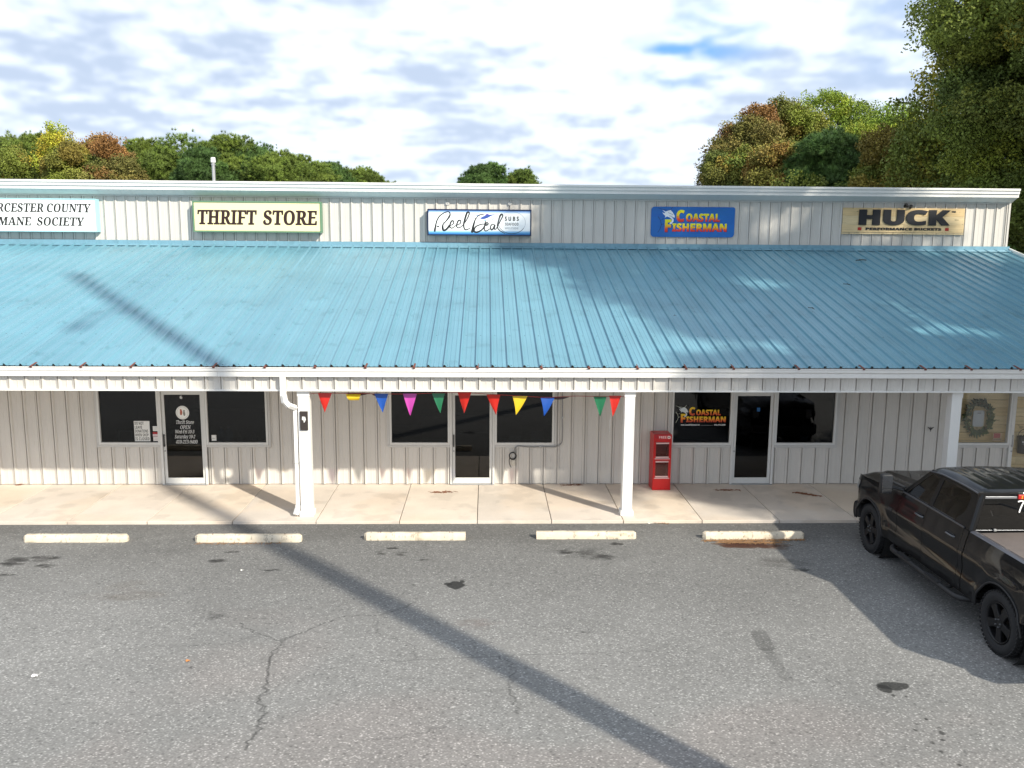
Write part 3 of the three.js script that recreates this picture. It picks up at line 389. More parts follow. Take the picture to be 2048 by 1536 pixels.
{
  const a = onZ(1303, 413, WALLZ + 0.06), b = onZ(1468, 475, WALLZ + 0.06), w = b.x - a.x, h = a.y - b.y, s = thing('fishing_paper_sign', 'bright blue sheet sign with rounded corners and yellow to red capital letters', 'sign', [(a.x + b.x) / 2, b.y, WALLZ + 0.034], 'shop signs along the upper wall');
  const sh = new THREE.Shape(), r = 0.12; sh.moveTo(-w / 2 + r, 0); sh.lineTo(w / 2 - r, 0); sh.quadraticCurveTo(w / 2, 0, w / 2, r); sh.lineTo(w / 2, h - r * 0.6); sh.quadraticCurveTo(w / 2, h, w / 2 - r * 0.6, h); sh.lineTo(-w / 2 + r, h); sh.quadraticCurveTo(-w / 2, h, -w / 2, h - r); sh.lineTo(-w / 2, r); sh.quadraticCurveTo(-w / 2, 0, -w / 2 + r, 0);
  part('board', metric(new THREE.ExtrudeGeometry(sh, { depth: 0.012, bevelEnabled: false, curveSegments: 8 })), std(0.01, 0.10, 0.40, 0.4), s);
  const t = print(1540, 600, (c, W, H) => {
    const X = (x) => (x - 205) / 1550 * W, Y = (y) => (y - 215) / 590 * H, YY = (y) => Y(y); c.fillStyle = '#0666b8'; c.fillRect(0, 0, W, H); const rr = rng(3); for (let i = 0; i < 60; i++) { c.fillStyle = `rgba(6,${70 + rr() * 60 | 0},${150 + rr() * 70 | 0},0.10)`; c.beginPath(); c.ellipse(rr() * W, rr() * H, 60 + rr() * 120, 14 + rr() * 30, 0, 0, 6.3); c.fill(); }
    const Z = (y) => Y(y); Z.s = 1; c.save(); fisherText(c, X, (y) => y === 1000 ? 1000 * H / 590 : Y(y), [[0, '#f2f41c'], [0.45, '#f7d11c'], [0.62, '#f59a1e'], [0.85, '#ea3a22'], [1, '#cf2a20']], '#123a86'); c.restore(); fish(c, X, Y, '#071e4c', '#f4f7fb');
  });
  const fg = new THREE.ShapeGeometry(sh, 8), uv = fg.attributes.uv, p = fg.attributes.position; for (let i = 0; i < uv.count; i++) uv.setXY(i, p.getX(i) / w + 0.5, p.getY(i) / h); fg.translate(0, 0, 0.0145); part('face', fg, new THREE.MeshStandardMaterial({ map: t, roughness: 0.35 }), s);
}
{
  const a = onZ(1687, 414, WALLZ + 0.08), b = onZ(1927, 469, WALLZ + 0.08), w = b.x - a.x, y1 = (a.y + onZ(1928, 419, WALLZ + 0.08).y) / 2 + 0.005, y0 = (b.y + onZ(1684, 466, WALLZ + 0.08).y) / 2 - 0.005, h = y1 - y0;
  const s = thing('plank_sign', 'pale wooden plank sign with raised black block letters and two red squares', 'sign', [(a.x + b.x) / 2, y0, WALLZ + 0.034], 'shop signs along the upper wall');
  const rows = [0.05, 0.36, 0.68, 1].map((t) => t * h); for (let i = 0; i < 3; i++) part('plank', metric(bx(-w / 2 + (i % 2) * 0.006, w / 2 - (i % 3) * 0.005, rows[i] + 0.003, rows[i + 1], 0.006, 0.032 + (i % 2) * 0.001, 0.003), i * 0.4, i * 0.33), [M.wood, M.wood3, M.wood2][i], s);
  part('batten', [bx(-w / 2 - 0.006, w / 2, -0.012, 0.026, 0.002, 0.04, 0.003)], M.wood3, s);
  const word = (name, t, x0, x1, yb, hh, d, mat, fat = 0.05) => { const g = new TextGeometry(t, { font: FONT, size: 1, depth: 1, curveSegments: 6, bevelEnabled: fat > 0, bevelSize: fat, bevelThickness: 0.05, bevelSegments: 1 }); g.computeBoundingBox(); const q = g.boundingBox; g.translate(-q.min.x, -q.min.y, 0); g.scale((x1 - x0) / (q.max.x - q.min.x), hh / (q.max.y - q.min.y), d); g.translate(x0, yb, 0.034); return part(name, metric(g), mat, s); };
  const ox = (z) => (z - 115) / (1870 - 115) * w - w / 2, blk = std(0.012, 0.013, 0.018, 0.55);                                            // from an enlargement of the sign
  const L = [['H', 345, 650], ['U', 692, 998], ['C', 1022, 1330], ['K', 1350, 1655]]; for (const [t, p, q] of L) { const l = word('letter', t, ox(p), ox(q), h * 0.335, h * 0.60, 0.03, blk); l.scale.z = 1; }
  word('tagline', 'PERFORMANCE BUCKETS', ox(455), ox(1545), h * 0.14, h * 0.10, 0.012, blk); word('trade_mark', 'TM', ox(1672), ox(1732), h * 0.84, h * 0.065, 0.006, blk);
  for (const p of [368, 1626]) part('red_square', bx(ox(p) - 0.055, ox(p) + 0.055, h * 0.13, h * 0.245, 0.034, 0.042, 0.003), std(0.45, 0.03, 0.02, 0.5), s);
  const l = thing('sign_floodlight', 'small dark twin floodlight fixed above the plank sign', 'light', [onZ(1816, 411, WALLZ + 0.1).x, y1 + 0.03, WALLZ + 0.033]); part('bracket', bx(-0.03, 0.03, 0, 0.06, 0, 0.07, 0.008), M.dark, l); for (const k of [-1, 1]) { const g = cyl(0.05, 0.035, 0.1, 14); g.rotateX(0.9); g.rotateZ(k * 0.4); g.translate(k * 0.08, 0.025 - k * 0.02, 0.08); part('lamp_head', g, M.black, l); }
}
for (const u of [895, 1020]) { const p = onZ(u, 407, WALLZ + 0.04), g = thing('security_dome', u < 950 ? 'round grey cover on the wall above the first word of the script sign' : 'round grey cover on the wall above the last word of the script sign', 'wall fitting', [p.x, p.y, WALLZ + 0.033], 'wall covers above the script sign'); const c = cyl(0.055, 0.06, 0.035, 20); c.rotateX(Math.PI / 2); part('plate', c, M.trim, g); const d = cyl(0.012, 0.012, 0.04, 10); d.rotateX(Math.PI / 2); d.translate(0, 0, 0.004); part('screw', d, M.grey, g); }

// ---------------------------------------------------------------- string of pennants under the fascia
{
  const z = 2.19, P = (u, v) => { const p = onZ(u, v, z); return V(p.x, p.y, 0); }, b = thing('pennant_string', 'string of coloured plastic pennants hung between two white posts', 'bunting', [0, 0, z]);
  const C = { red: [0.62, 0.022, 0.012], yellow: [0.80, 0.55, 0.02], blue: [0.01, 0.085, 0.42], magenta: [0.55, 0.06, 0.40], green: [0.015, 0.17, 0.075] };
  const mat = Object.fromEntries(Object.entries(C).map(([k, c]) => [k, new THREE.MeshPhysicalMaterial({ color: new THREE.Color().setRGB(...c), roughness: 0.35, transmission: 0.18, thickness: 0, side: THREE.DoubleSide })]));
  const cord = [V(-3.39, 2.41, 0.02), P(640, 786), P(706, 787), P(763, 788), P(819, 788), P(876, 786), P(929, 785), P(987, 789), P(1041, 792), P(1095, 795), P(1150, 792), P(1200, 793), P(1230, 793), V(2.69, 2.37, 0.02)];
  part('cord', metric(new THREE.TubeGeometry(new THREE.CatmullRomCurve3(cord, false, 'catmullrom', 0.1), 80, 0.006, 5)), std(0.35, 0.03, 0.03, 0.7), b);
  const flags = [['red', 650, 786, 28, 650, 824], ['yellow', 707, 788, 30, 709, 800], ['blue', 763, 787, 28, 766, 824], ['magenta', 820, 787, 28, 821, 830], ['green', 877, 786, 26, 881, 825], ['red', 929, 784, 28, 928, 826], ['red', 987, 789, 28, 992, 829], ['yellow', 1040, 792, 30, 1032, 829], ['blue', 1095, 795, 28, 1088, 831], ['green', 1200, 793, 26, 1200, 832], ['red', 1230, 791, 24, 1225, 833]];
  flags.forEach(([col, u, v, w, tu, tv], n) => {
    const a = P(u - w / 2, v), c = P(u + w / 2, v), t = P(tu, tv), r = rng(n + 40), bend = 0.05 * (r() - 0.3), curl = 0.06 * (r() - 0.5);
    const fold = col === 'yellow' && n === 1;
    const g = sheet(8, 12, (s, k) => { const wd = fold ? 1 - k * 0.35 : 1 - k * 0.97, cx = (a.x + c.x) / 2, hx = (c.x - a.x) / 2; const x = lerp(cx, t.x, k * k * 0.6 + k * 0.4) + (s * 2 - 1) * hx * wd, y = lerp(lerp(a.y, c.y, s), t.y, k); return [x, y, 0.02 + Math.sin(k * 2.6) * bend + (s - 0.5) * curl * (0.3 + k) + Math.sin(s * 5 + n) * 0.006 + (fold ? 0.02 * Math.sin(k * 3.1) : 0)]; }, true);
    part('pennant', g, mat[col], b);
  });
  // twisted dark film of flags wrapped over the cord
  for (const [u0, u1, v] of [[688, 742, 788], [742, 762, 789], [1090, 1140, 796]]) { const a = P(u0, v), c = P(u1, v); part('twisted_film', sheet(10, 3, (s, k) => [lerp(a.x, c.x, s), a.y + 0.02 - k * 0.055 * Math.sin(s * Math.PI), -0.015 + Math.sin(s * 9 + k) * 0.012]), std(0.05, 0.02, 0.02, 0.5), b); }
  const wire = [P(1221, 832), P(1219, 850), P(1219, 862)].map((p) => [p.x, p.y, 0.02]); part('loose_cord', tube(wire, 0.005), M.grey, b);
}
{ // long dark fixture under the porch ceiling
  const p = onZ(1065, 784, 1.3); one('porch_light_fixture', [bx(-0.72, 0.72, -0.11, 0.0, -0.12, 0.12, 0.02), bx(-0.66, 0.66, 0, 0.10, -0.05, 0.05)], std(0.03, 0.018, 0.015, 0.6), 'long dark fixture hung under the porch ceiling above the middle shop window', 'light', [p.x, 2.5, 1.3]);
}
{ // notice on the left post
  const p = onZ(608, 841, 2.325), t = thing('post_notice', 'dark brown plate with a small white sticker fixed to the left post', 'plate', [p.x, p.y, 2.312]); part('plate', bx(-0.075, 0.075, -0.19, 0.18, 0, 0.03, 0.005), std(0.04, 0.03, 0.028, 0.5), t); const s = new THREE.Shape([[-0.03, 0.08], [0.03, 0.075], [0.04, 0.02], [0.01, -0.04], [-0.005, -0.03], [0, 0.0], [-0.035, 0.02]].map((q) => new THREE.Vector2(...q))); const g = new THREE.ExtrudeGeometry(s, { depth: 0.003, bevelEnabled: false }); g.translate(0, 0, 0.031); part('sticker', metric(g), M.white, t);
}
{ // scroll shaped tin ornament on the wall
  const p = onZ(1862, 857, 0.05), b = []; for (const k of [-1, 1]) { const s = new THREE.Shape(); s.moveTo(0, -0.05); s.quadraticCurveTo(k * 0.035, 0.0, k * 0.075, 0.035); s.quadraticCurveTo(k * 0.03, 0.03, 0, -0.02); const g = new THREE.ExtrudeGeometry(s, { depth: 0.008, bevelEnabled: false }); b.push(metric(g)); } b.push(bx(-0.006, 0.006, -0.07, 0.03, 0.0005, 0.011)); one('wall_ornament', b, M.dark, 'small black leaf shaped metal ornament on the wall left of the right post', 'ornament', [p.x, p.y, 0.036]);
}
{ // red newspaper box
  const a = onY(1303.5, 980.5, 0), b = onY(1339.5, 980.5, 0), w = b.x - a.x, h = 1.24, d = 0.40, z1 = a.z, cx = (a.x + b.x) / 2, red = std(0.52, 0.008, 0.010, 0.32), t = thing('newspaper_box', 'red free newspaper box with two clear hatches beside the right shop window', 'newspaper box', [cx, 0.002, z1 - d]);
  t.rotation.y = 0.02;
  const q = 0.025; part('cabinet', [bx(-w / 2, -w / 2 + q, 0, h, 0, d, 0.005), bx(w / 2 - q, w / 2, 0, h, 0, d, 0.005), bx(-w / 2 + q, w / 2 - q, 0, h, 0, 0.02), bx(-w / 2 + q, w / 2 - q, h - 0.03, h - 0.002, 0.02, d - 0.06, 0.004), bx(-w / 2 + q, w / 2 - q, 0.002, 0.26, 0.02, d - 0.002, 0.004), bx(-w / 2 + q, w / 2 - q, 0.66, 0.70, 0.02, d - 0.004, 0.004), bx(-w / 2 + q, w / 2 - q, 1.07, 1.16, 0.3, d - 0.003, 0.004)], red, t);
  { const g = bx(-w / 2 + q, w / 2 - q, 0, 0.115, -0.012, 0, 0.003); g.rotateX(-0.35); g.translate(0, h - 0.115, d - 0.006); part('header', g, red, t); }
  for (const [y0, y1] of [[0.27, 0.655], [0.705, 1.065]]) { const hch = grp('hatch', t); part('frame', [bx(-w / 2 + q, -w / 2 + q + 0.03, y0, y1, d - 0.03, d - 0.006, 0.003), bx(w / 2 - q - 0.03, w / 2 - q, y0, y1, d - 0.03, d - 0.006, 0.003)], red, hch); part('pane', bx(-w / 2 + q + 0.03, w / 2 - q - 0.03, y0 + 0.03, y1 - 0.035, d - 0.022, d - 0.018), new THREE.MeshPhysicalMaterial({ color: new THREE.Color().setRGB(0.75, 0.4, 0.42), transmission: 1, thickness: 0, roughness: 0.12, side: THREE.DoubleSide }), hch); const pk = std(0.70, 0.45, 0.44, 0.6); part('top_strip', bx(-w / 2 + q + 0.005, w / 2 - q - 0.005, y1 - 0.035, y1 - 0.004, d - 0.032, d - 0.008), pk, hch); part('lip', [bx(-w / 2 + q + 0.02, w / 2 - q - 0.02, y0 + 0.012, y0 + 0.045, d - 0.034, d - 0.009, 0.003), bx(-w / 2 + q + 0.005, w / 2 - q - 0.005, y0 - 0.012, y0 + 0.006, d - 0.02, d + 0.006, 0.003)], pk, hch); }
  const [g, m] = face(0.28, 0.085, print(512, 156, (c, W, H) => { c.fillStyle = '#c21a1c'; c.fillRect(0, 0, W, H); spread(c, 'FREE', 20, 330, 120, 130, 'bold SZpx sans-serif', 0, '#f4d0cc'); c.fillStyle = '#efd0c6'; c.beginPath(); c.ellipse(425, 76, 74, 60, 0, 0, 6.3); c.fill(); c.fillStyle = '#7a6560'; c.fillRect(370, 62, 108, 30); }), 0.4); g.rotateX(-0.35); g.translate(0.035, h - 0.058, d + 0.019); part('label', g, m, t);
}
// wheel stops
{
  const L = [[45, 253, 1085, 'pale concrete wheel stop with rounded ends before the shop door numbered six'], [389, 602, 1085, 'pale concrete wheel stop in front of the post with the downspout'], [728, 931, 1081, 'pale concrete wheel stop in front of the middle shop door, its right end square'], [1073, 1273, 1078.5, 'pale concrete wheel stop in front of the plain white middle post'], [1407, 1610, 1079, 'pale concrete wheel stop with reddish needle litter along its foot beside the truck']];
  L.forEach(([u0, u1, v, label], n) => {
    const a = onY(u0, v, LOT), b = onY(u1, v, LOT), w = Math.hypot(b.x - a.x, b.z - a.z), r = rng(n + 70), t = thing('wheel_stop', label, 'wheel stop', [(a.x + b.x) / 2, LOT + 0.001, (a.z + b.z) / 2 - 0.085], 'concrete wheel stops in a row');
    t.rotation.y = -Math.atan2(b.z - a.z, b.x - a.x) * 0.6;
    const sec = [[-0.088, 0], [-0.082, 0.06], [-0.055, 0.112], [-0.035, 0.125], [0.035, 0.125], [0.055, 0.112], [0.082, 0.06], [0.088, 0]], N = 44;
    const g = sheet(sec.length - 1, N, (s, k) => { const i = Math.round(s * (sec.length - 1)), x = (k - 0.5) * w, e = Math.min(k, 1 - k) * w, cap = e < 0.07 ? Math.sqrt(Math.max(0, 1 - ((0.07 - e) / 0.07) ** 2)) : 1, sq = (n === 2 || n === 3) && ((n === 2 && k > 0.5) || (n === 3 && k < 0.5)) ? 1 : lerp(0.45, 1, cap); const j = (vnoise(x * 9 + n * 30, i * 1.7, 999, 5) - 0.5) * 0.012; return [x, Math.max(0, sec[i][1] * (sq < 1 ? lerp(0.62, 1, sq) : 1) + (i > 0 && i < 7 ? j * 0.6 : 0)), sec[i][0] * sq + j]; }, true);
    const cap = (k) => { const s = new THREE.Shape(sec.map(([z, y]) => new THREE.Vector2(z * (n === 2 && k > 0 || n === 3 && k < 0 ? 1 : 0.45), y * (n === 2 && k > 0 || n === 3 && k < 0 ? 1 : 0.79)))); const q = new THREE.ShapeGeometry(s); q.rotateY(-Math.PI / 2); q.translate(k * w / 2, 0, 0); return metric(q, n * 0.7, 0.3); };
    const body = toCreasedNormals(g.toNonIndexed(), 0.6); part('block', [metric(body, n * 1.3, n * 0.4), cap(-1), cap(1)], M.stop, t);
    for (const k of [-0.34, 0.34]) { const p = cyl(0.012, 0.012, 0.006, 10); p.translate(k * w, 0.127, 0); part('anchor_pin', p, M.rust, t); }
  });
}

// ---------------------------------------------------------------- in and on the shop windows
function decal(name, parent, u0, v0, u1, v1, z, w, h, draw, alpha = true) {          // flat print on a pane, given by its corners in the photograph
  const a = onZ(u0, v0, z), b = onZ(u1, v1, z), g = new THREE.PlaneGeometry(b.x - a.x, a.y - b.y); const m = new THREE.MeshStandardMaterial({ map: print(w, h, draw), roughness: 0.5, side: THREE.DoubleSide, ...(alpha ? { transparent: true, alphaTest: 0.5 } : {}) }); const d = part(name, g, m, parent); d.position.set((a.x + b.x) / 2, (a.y + b.y) / 2, z); return d;
}
const doors = shop.children.filter((c) => c.name === 'door'), wins = shop.children.filter((c) => c.name === 'window');
const GZ = 0.0095, DZ = -0.001;                                     // just in front of the window panes and of the door glass
decal('lettering', doors[0], 337, 787, 404, 890, DZ, 670, 1030, (c, W, H) => {
  const X = (x) => (x - 337) / 67 * W, Y = (y) => (y - 787) / 103 * H; spread(c, '6', X(360.5), X(366.5), Y(797.5), 82, 'bold SZpx sans-serif', 0, '#e8e8e6'); c.fillStyle = '#ecebe6'; c.beginPath(); c.ellipse(X(365), Y(825), X(379.5) - X(365), Y(838.5) - Y(825), 0, 0, 6.3); c.fill();
  c.strokeStyle = '#8b8478'; c.lineWidth = 9; c.setLineDash([10, 9]); c.beginPath(); c.ellipse(X(365), Y(825), X(377) - X(365), Y(836.5) - Y(825), 0, 0, 6.3); c.stroke(); c.setLineDash([]); c.fillStyle = '#a9553a'; c.beginPath(); c.ellipse(X(362), Y(825), 26, 52, 0.1, 0, 6.3); c.ellipse(X(361.5), Y(820), 20, 20, 0, 0, 6.3); c.fill(); c.fillStyle = '#7c7c70'; c.beginPath(); c.ellipse(X(368.5), Y(827), 23, 46, -0.1, 0, 6.3); c.ellipse(X(368.5), Y(821.5), 17, 18, 0, 0, 6.3); c.fill();
  const t = (s, a, b, y, z = 96) => spread(c, s, X(a), X(b), Y(y), z, 'SZpx serif', 0.22, '#e9e9e7'); t('Thrift Store', 349, 388.5, 847.5); t('OPEN', 357.5, 380.5, 857.5); t('Wed-Fri 10-3', 346, 388, 866.5); t('Saturday 10-2', 345, 389.5, 876.5); t('410-213-9400', 346.5, 394, 887, 100);
});
decal('lettering', wins[4], 1352, 810, 1452, 858, GZ, 1000, 480, (c, W, H) => {
  const X = (x) => ((x - 330) / 1300 * 1000), Y = (y) => ((y - 215) / 590 * 420) ; const XX = (x) => X(x) ; fisherText(c, XX, (y) => y === 1000 ? 712 : Y(y), [[0, '#e8c81e'], [0.4, '#e8a31e'], [0.7, '#d9651e'], [1, '#b03a1c']], null); fish(c, XX, Y, '#d8dcc8', '#cfd6d8'); spread(c, 'www.CoastalFisherman.net', 110, 480, 412, 42, 'bold SZpx sans-serif', 0, '#e9e9e7'); spread(c, '410.213.2200', 760, 985, 412, 42, 'bold SZpx sans-serif', 0, '#e9e9e7'); c.strokeStyle = '#c9c9c7'; c.lineWidth = 3; c.beginPath(); c.moveTo(495, 405); c.lineTo(745, 405); c.stroke();
});
decal('notice', doors[2], 1514, 815.5, 1520, 823, DZ, 60, 75, (c, W, H) => { c.fillStyle = '#1d5f95'; c.fillRect(0, 0, W, H); c.fillStyle = '#0f3a60'; c.fillRect(16, 16, 8, 46); c.fillRect(34, 16, 8, 46); }, false);
function card(name, label, u0, v0, u1, v1, z, w, h, draw, group) { const a = onZ(u0, v0, z), b = onZ(u1, v1, z), t = thing(name, label, 'notice', [(a.x + b.x) / 2, b.y, z], group); part('sheet', bx(-(b.x - a.x) / 2, (b.x - a.x) / 2, 0, a.y - b.y, -0.004, 0), std(0.7, 0.7, 0.68, 0.8), t); const [g, m] = face(b.x - a.x, a.y - b.y, print(w, h, draw), 0.7); g.translate(0, (a.y - b.y) / 2, 0.0025); part('print', g, m, t); return t; }
const PZ = 0.011;
card('donation_notice', 'white paper notice in black capitals taped to the window left of door six', 267.5, 842, 301, 882.5, PZ, 670, 810, (c, W, H) => { c.fillStyle = '#dcdcd8'; c.fillRect(0, 0, W, H); ['DO NOT', 'LEAVE', 'DONATIONS', 'WHEN SHOP', 'IS CLOSED'].forEach((s, i) => spread(c, s, 22, [420, 350, 600, 610, 640][i], 150 + i * 155, 165, 'bold SZpx sans-serif', 0, '#22221f')); });
card('window_sticker', 'small white sticker at the right edge of the window left of door six', 305.5, 852.5, 318.5, 862, PZ, 130, 95, (c, W, H) => { c.fillStyle = '#e4e4e0'; c.fillRect(0, 0, W, H); c.fillStyle = '#8a8a86'; for (let i = 0; i < 4; i++) c.fillRect(12, 18 + i * 18, 100 - (i % 2) * 30, 5); }, 'stickers on the window left of door six');
card('window_sticker', 'small red topped sticker between two white ones on the window left of door six', 305.5, 864, 319, 873, PZ, 130, 95, (c, W, H) => { c.fillStyle = '#d9c9cb'; c.fillRect(0, 0, W, H); c.fillStyle = '#a01c24'; c.fillRect(0, 0, W, 45); c.fillStyle = '#8a5b60'; c.fillRect(14, 60, 100, 9); }, 'stickers on the window left of door six');
card('window_sticker', 'lowest small white sticker on the window left of door six', 306.5, 874, 319.5, 882, PZ, 130, 85, (c, W, H) => { c.fillStyle = '#ddd6d2'; c.fillRect(0, 0, W, H); c.fillStyle = '#9a8f8c'; c.fillRect(14, 40, 60, 8); c.fillRect(84, 38, 30, 8); }, 'stickers on the window left of door six');
card('small_card', 'small white card standing in the window right of door six', 423, 870, 433, 881.5, PZ, 100, 115, (c, W, H) => { c.fillStyle = '#dad9d4'; c.fillRect(0, 0, W, H); c.fillStyle = '#a7a69f'; c.fillRect(12, 60, 60, 12); });
card('paper_sheet', 'wide grey sheet of paper low in the middle shop window', 1018, 872, 1043, 880, -0.03, 240, 80, (c, W, H) => { c.fillStyle = '#8d8f92'; c.fillRect(0, 0, W, H); c.fillStyle = '#606468'; for (let i = 0; i < 4; i++) c.fillRect(20, 15 + i * 15, 190, 3); });
card('paper_sheet', 'tall pale sheet of paper low in the middle shop window beside the conduit', 1061, 862, 1086, 880, -0.03, 240, 180, (c, W, H) => { c.fillStyle = '#a3a6aa'; c.fillRect(0, 0, W, H); c.fillStyle = '#71767b'; for (let i = 0; i < 5; i++) c.fillRect(20, 24 + i * 30, 190, 4); });
card('small_card', 'small teal grey card low in the window right of the third door', 1601, 872.5, 1616, 881, -0.03, 150, 85, (c, W, H) => { c.fillStyle = '#7d979b'; c.fillRect(0, 0, W, H); });
{ // things standing on the window ledges
  const ledge = grp('window_ledge', shop); for (const [a, b] of [[-8.38, -7.14], [-6.06, -4.8], [-2.07, -0.83], [0.24, 1.47], [4.15, 5.42], [6.47, 7.76]]) part('ledge', bx(a, b, SILL - 0.02, SILL + 0.028, -0.42, -0.055), M.inWall, ledge);
  const LY = SILL + 0.03;
  for (const [u, lb] of [[443.5, 'blue plastic jug beside the small white card in the window'], [458, 'blue plastic jug farther from the small white card in the window']]) {
    const p = onZ(u, 881, -0.2), t = thing('plastic_jug', lb, 'jug', [p.x, LY, -0.2], 'blue jugs in the window right of door six'); const g = new THREE.LatheGeometry([[0.001, 0], [0.082, 0], [0.086, 0.015], [0.086, 0.19], [0.07, 0.235], [0.03, 0.275], [0.026, 0.30]].map((q) => new THREE.Vector2(...q)), 18); part('body', metric(g), std(0.18, 0.36, 0.55, 0.35), t); const c = cyl(0.028, 0.028, 0.026, 14); c.translate(0, 0.31, 0); part('cap', c, std(0.65, 0.65, 0.65, 0.5), t); const hd = tube([[0.06, 0.24, 0], [0.085, 0.2, 0], [0.09, 0.13, 0], [0.075, 0.10, 0]], 0.012, 12, 6); part('handle', hd, std(0.18, 0.36, 0.55, 0.35), t);
  }
  const fr = onZ(251, 881, -0.15), f = thing('picture_frame', 'grey picture frame leaning in the window left of door six', 'picture frame', [fr.x, LY, -0.16]); part('frame', [bx(-0.15, 0.15, 0, 0.025, 0, 0.02), bx(-0.15, 0.15, 0.215, 0.24, 0, 0.02), bx(-0.15, -0.125, 0.025, 0.215, 0, 0.02), bx(0.125, 0.15, 0.025, 0.215, 0, 0.02)], std(0.42, 0.46, 0.46, 0.6), f); part('picture', bx(-0.125, 0.125, 0.025, 0.215, 0.003, 0.008), std(0.06, 0.065, 0.065, 0.6), f); f.rotation.x = -0.12;
  const bp = onZ(235, 881, -0.2), bt = (name, label, x, z, pr, m, cat) => one(name, metric(new THREE.LatheGeometry(pr.map((q) => new THREE.Vector2(...q)), 14)), m, label, cat, [x, LY, z]);
  bt('glass_bottle', 'slim dark bottle beside the picture frame in the window', bp.x, -0.2, [[0.001, 0], [0.035, 0], [0.035, 0.16], [0.014, 0.21], [0.014, 0.27], [0.001, 0.27]], std(0.10, 0.12, 0.12, 0.3), 'bottle');
  const b2 = onZ(1564, 881, -0.2); bt('glass_bottle', 'slim grey bottle in the window right of the third door', b2.x, -0.2, [[0.001, 0], [0.03, 0], [0.03, 0.15], [0.012, 0.2], [0.012, 0.27], [0.001, 0.27]], std(0.22, 0.23, 0.23, 0.3), 'bottle');
  const b3 = onZ(1636, 880, -0.2); bt('trophy', 'small pale trophy cup in the window right of the third door', b3.x, -0.2, [[0.001, 0], [0.045, 0], [0.045, 0.03], [0.012, 0.05], [0.012, 0.11], [0.035, 0.14], [0.06, 0.20], [0.055, 0.20], [0.03, 0.15], [0.001, 0.13]], std(0.5, 0.5, 0.46, 0.3), 'trophy');
  for (const [u, hh] of [[480, 0.2], [497, 0.13], [512, 0.15]]) { const p = onZ(u, 881, -0.2); bt('dim_ornament', ['tall', 'short', 'middling'][[0.2, 0.13, 0.15].indexOf(hh)] + ' dim knick-knack on the ledge right of the blue jugs', p.x, -0.2, [[0.001, 0], [0.05, 0], [0.06, hh * 0.4], [0.03, hh * 0.7], [0.04, hh], [0.001, hh]], std(0.2, 0.2, 0.19, 0.5), 'ornament'); }
}
